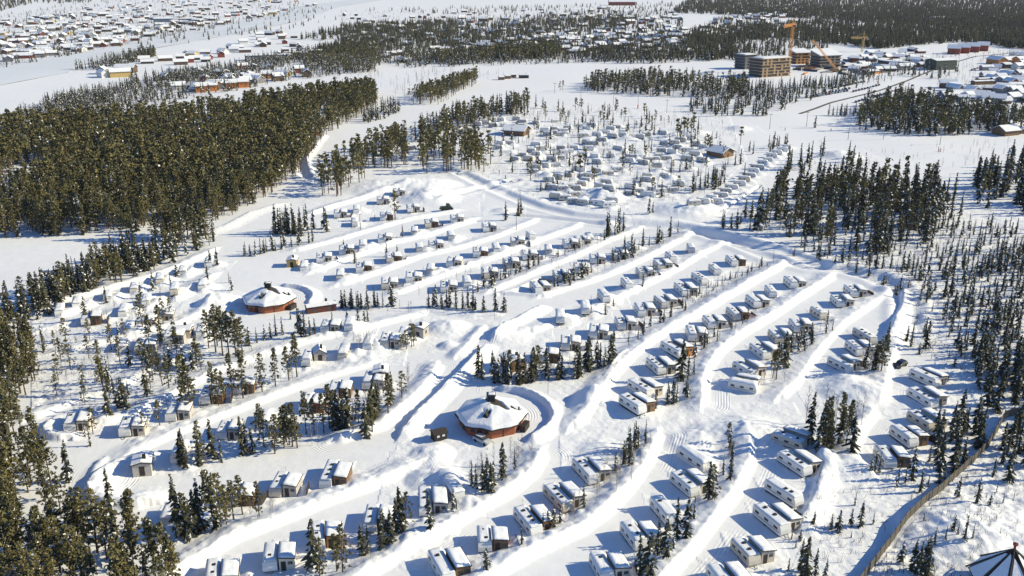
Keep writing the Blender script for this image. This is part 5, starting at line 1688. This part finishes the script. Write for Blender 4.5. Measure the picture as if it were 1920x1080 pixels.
# picture size of each candidate, and whether it stands in the frame
zc = cy * CP + CAMH * SP - ch * .5 * SP
u = 960 + F * cx / zc
v = 540 - F * (cy * SP - (CAMH - ch * .5) * CP) / zc
size = np.where((u > -10) & (u < 1930) & (v > 0) & (v < 1095), ch * F / zc, 0)
LIM = {'spruce': 300, 'pine': 300, 'birch': 120}
CL = {}
for kd in LIM:
    ks = [i for i in range(len(CAND)) if CAND[i][0] == kd]
    ks.sort(key=lambda i: -size[i])
    ind = [i for i in ks[:LIM[kd]] if size[i] > 14]
    rest = [i for i in ks if i not in set(ind)]
    crowns, tr = {'spruce': (SPRUCE, SPRUCE_T), 'pine': (PINE, PINE_T), 'birch': (BIRCH, BIRCH_T)}[kd]
    nclu = {}
    for i in ind:
        nclu.setdefault(CAND[i][4], []).append(i)
    for cl, mem in nclu.items():
        total = sum(1 for i in ks if CAND[i][4] == cl)
        mem.sort(key=lambda i: u[i])
        for k, i in enumerate(mem):
            h = ch[i]
            sc = h / 10 * (1.0 if h > 3 else 1.0)
            wd = sc * RNG.uniform(.9, 1.15)
            nm = {'spruce': 'spruce', 'pine': 'pine', 'birch': 'bare birch'}[kd]
            if total == len(mem) and len(mem) <= 14:
                ad = ('tall' if h > 9.5 else 'small' if h < 4.5 else 'slim')
                lab = f"{ad} {nm}, {ORD[k]} from the west {cl}" if len(mem) > 1 else f"{ad} {nm} {cl}"
            else:
                lab = {'spruce': 'dark snow-dusted spruce ', 'pine': 'olive green pine ', 'birch': 'leafless grey birch '}[kd] + cl
            lab = ' '.join(lab.split()[:16])
            t = thing(kd + '_tree', lab, 'tree', (cx[i], cy[i], cz[i]), RNG.uniform(0, 6.28), f"{nm} trees {cl}", (wd, wd, sc))
            t.rotation_euler = (RNG.normal(0, .02), RNG.normal(0, .02), RNG.uniform(0, 6.28))
            link('crown', crowns[RNG.integers(len(crowns))], t)
            link('trunk', tr, t)
    # the wood
    Vs, Qs, Ms, Ts, k = [], [], [], [], 0
    for i in rest:
        far_ = cy[i] > 1000
        if (u[i] < -420 or u[i] > 2350) and cy[i] < 800:
            continue
        lod = (FARLOD if far_ else MIDLOD if cy[i] < 380 else LODS)[kd]
        V, Q, M = lod[RNG.integers(len(lod))]
        h = ch[i] / 10
        w = h * RNG.uniform(.85, 1.2) * (1.4 if far_ else 1.0)
        a = RNG.uniform(0, 6.28)
        ca, sa = math.cos(a) * w, math.sin(a) * w
        VV = np.stack([V[:, 0] * ca - V[:, 1] * sa + cx[i], V[:, 0] * sa + V[:, 1] * ca + cy[i], V[:, 2] * h + cz[i]], -1)
        Vs.append(VV)
        Qs.append(Q + k)
        Ms.append(M)
        k += len(V)
        tv = RNG.random()
        Ts.append(np.full(len(V), tv))
        if not far_:
            TV, TQ = TRK[kd]
            Vs.append(TV * [w, w, h] + [cx[i], cy[i], cz[i]])
            Qs.append(TQ + k)
            Ms.append(np.full(len(TQ), 3))
            k += len(TV)
            Ts.append(np.full(len(TV), tv))
    mats = {'spruce': (M_SPRUCE, ROOFSNOW, M_BARK, M_BARK), 'pine': (M_PINE, ROOFSNOW, M_PBARK, M_PBARK), 'birch': (M_TWIG, ROOFSNOW, M_TWIG, M_TWIG)}[kd]
    me = np_mesh(kd + '_wood', np.concatenate(Vs), np.concatenate(Qs), np.concatenate(Ms), mats)
    at = me.attributes.new('tint', 'FLOAT', 'POINT')
    at.data.foreach_set('value', np.concatenate(Ts).astype(np.float32))
    o = link(kd + '_wood', me)
    tag(o, {'spruce': 'dark spruce woods covering the valley and the far forest', 'pine': 'olive pine forest covering the western slope and valley', 'birch': 'bare grey birches scattered between woods and houses'}[kd], 'woods', None, 'stuff')
    print(kd, len(ind), len(rest), len(me.polygons))

# low brushwood poking through the snow
br = np.random.default_rng(31)
BV, BQ, k = [], [], 0
for poly, n in (('1480,475 1600,405 1960,430 2100,700 1960,775 1840,745 1800,690 1722,665 1712,575 1640,520', 2600), ('1620,1080 1880,790 1960,770 1960,1100', 420), ('60,600 330,580 560,650 330,770 60,780', 420),
                ('880,200 1360,200 1400,300 1330,370 1100,400 880,330', 900), ('900,700 1150,660 1150,700 950,730', 160), ('1520,880 1640,880 1760,900 1600,1060 1500,1060', 130), ('1030,500 1290,440 1290,450 1050,530', 120), ('1290,565 1440,500 1450,510 1300,580', 140)):
    x, y = np.array(pp(poly)).T
    uu, vv = br.uniform(x.min(), x.max(), n * 3), br.uniform(y.min(), y.max(), n * 3)
    ok = inpoly(uu, vv, x, y)
    X, Y = G(uu[ok][:n], vv[ok][:n])
    zz = height(X, Y)
    for a, b, c in zip(X, Y, zz):
        m = 4
        hh = br.uniform(.35, 1.3)
        base = np.tile([a, b, c - .1], (m, 1)) + br.normal(0, .12, (m, 3)) * [1, 1, 0]
        tip = base + np.stack([br.normal(0, .35, m), br.normal(0, .35, m), np.full(m, hh)], -1) * hh
        V, Q = branches(base, tip, .05, .02, 0, br, 1)
        BV.append(V)
        BQ.append(Q + k)
        k += len(V)
o = link('brushwood', np_mesh('brushwood', np.concatenate(BV), np.concatenate(BQ), None, (mat('brush_brown', (.10, .075, .055), .9, .3),)))
tag(o, 'brown brushwood and tiny saplings poking through the snow', 'brushwood', None, 'stuff')

# ------------------------------------------------------------------ the snow itself: one sheet, finer where it is near
xs = np.arange(-420, 2341, 3.0)
ys = np.concatenate([np.arange(1330, 700, -1.7), np.arange(700, 370, -1.2), np.arange(370, -42, -1.5)])
UX, UY = np.meshgrid(xs, ys)
GX, GY = G(UX, UY)
GH, AMP, TRK_, TM = height(GX, GY, True)
idx = np.arange(GX.size).reshape(GX.shape)
Q = np.stack([idx[:-1, :-1], idx[:-1, 1:], idx[1:, 1:], idx[1:, :-1]], -1).reshape(-1, 4)
me = np_mesh('snow_ground', np.stack([GX, GY, GH], -1).reshape(-1, 3), Q, None, (SNOW,), True)
for nm, arr in (('rough', np.clip(.12 + (AMP - .035) * 3.0, .1, 1)), ('track', TRK_), ('trackmask', TM)):
    at = me.attributes.new(nm, 'FLOAT', 'POINT')
    at.data.foreach_set('value', np.ascontiguousarray(arr.ravel(), dtype=np.float32))
g = link('snow_ground', me)
g['kind'] = 'structure'
print('objects', len(SC.objects))

# ------------------------------------------------------------------ thin winter haze over the valley
hz = bpy.data.materials.new('haze')
hz.use_nodes = True
hz.node_tree.nodes.clear()
pv = hz.node_tree.nodes.new('ShaderNodeVolumePrincipled')
pv.inputs['Color'].default_value = (.86, .90, .97, 1)
pv.inputs['Density'].default_value = 0.00003
pv.inputs['Anisotropy'].default_value = 0.0
ho = hz.node_tree.nodes.new('ShaderNodeOutputMaterial')
hz.node_tree.links.new(pv.outputs[0], ho.inputs['Volume'])
h_ = link('haze', MB().box(-9000, 9000, -400, 14000, -6, 112).mesh('haze', hz))
h_['kind'] = 'stuff'
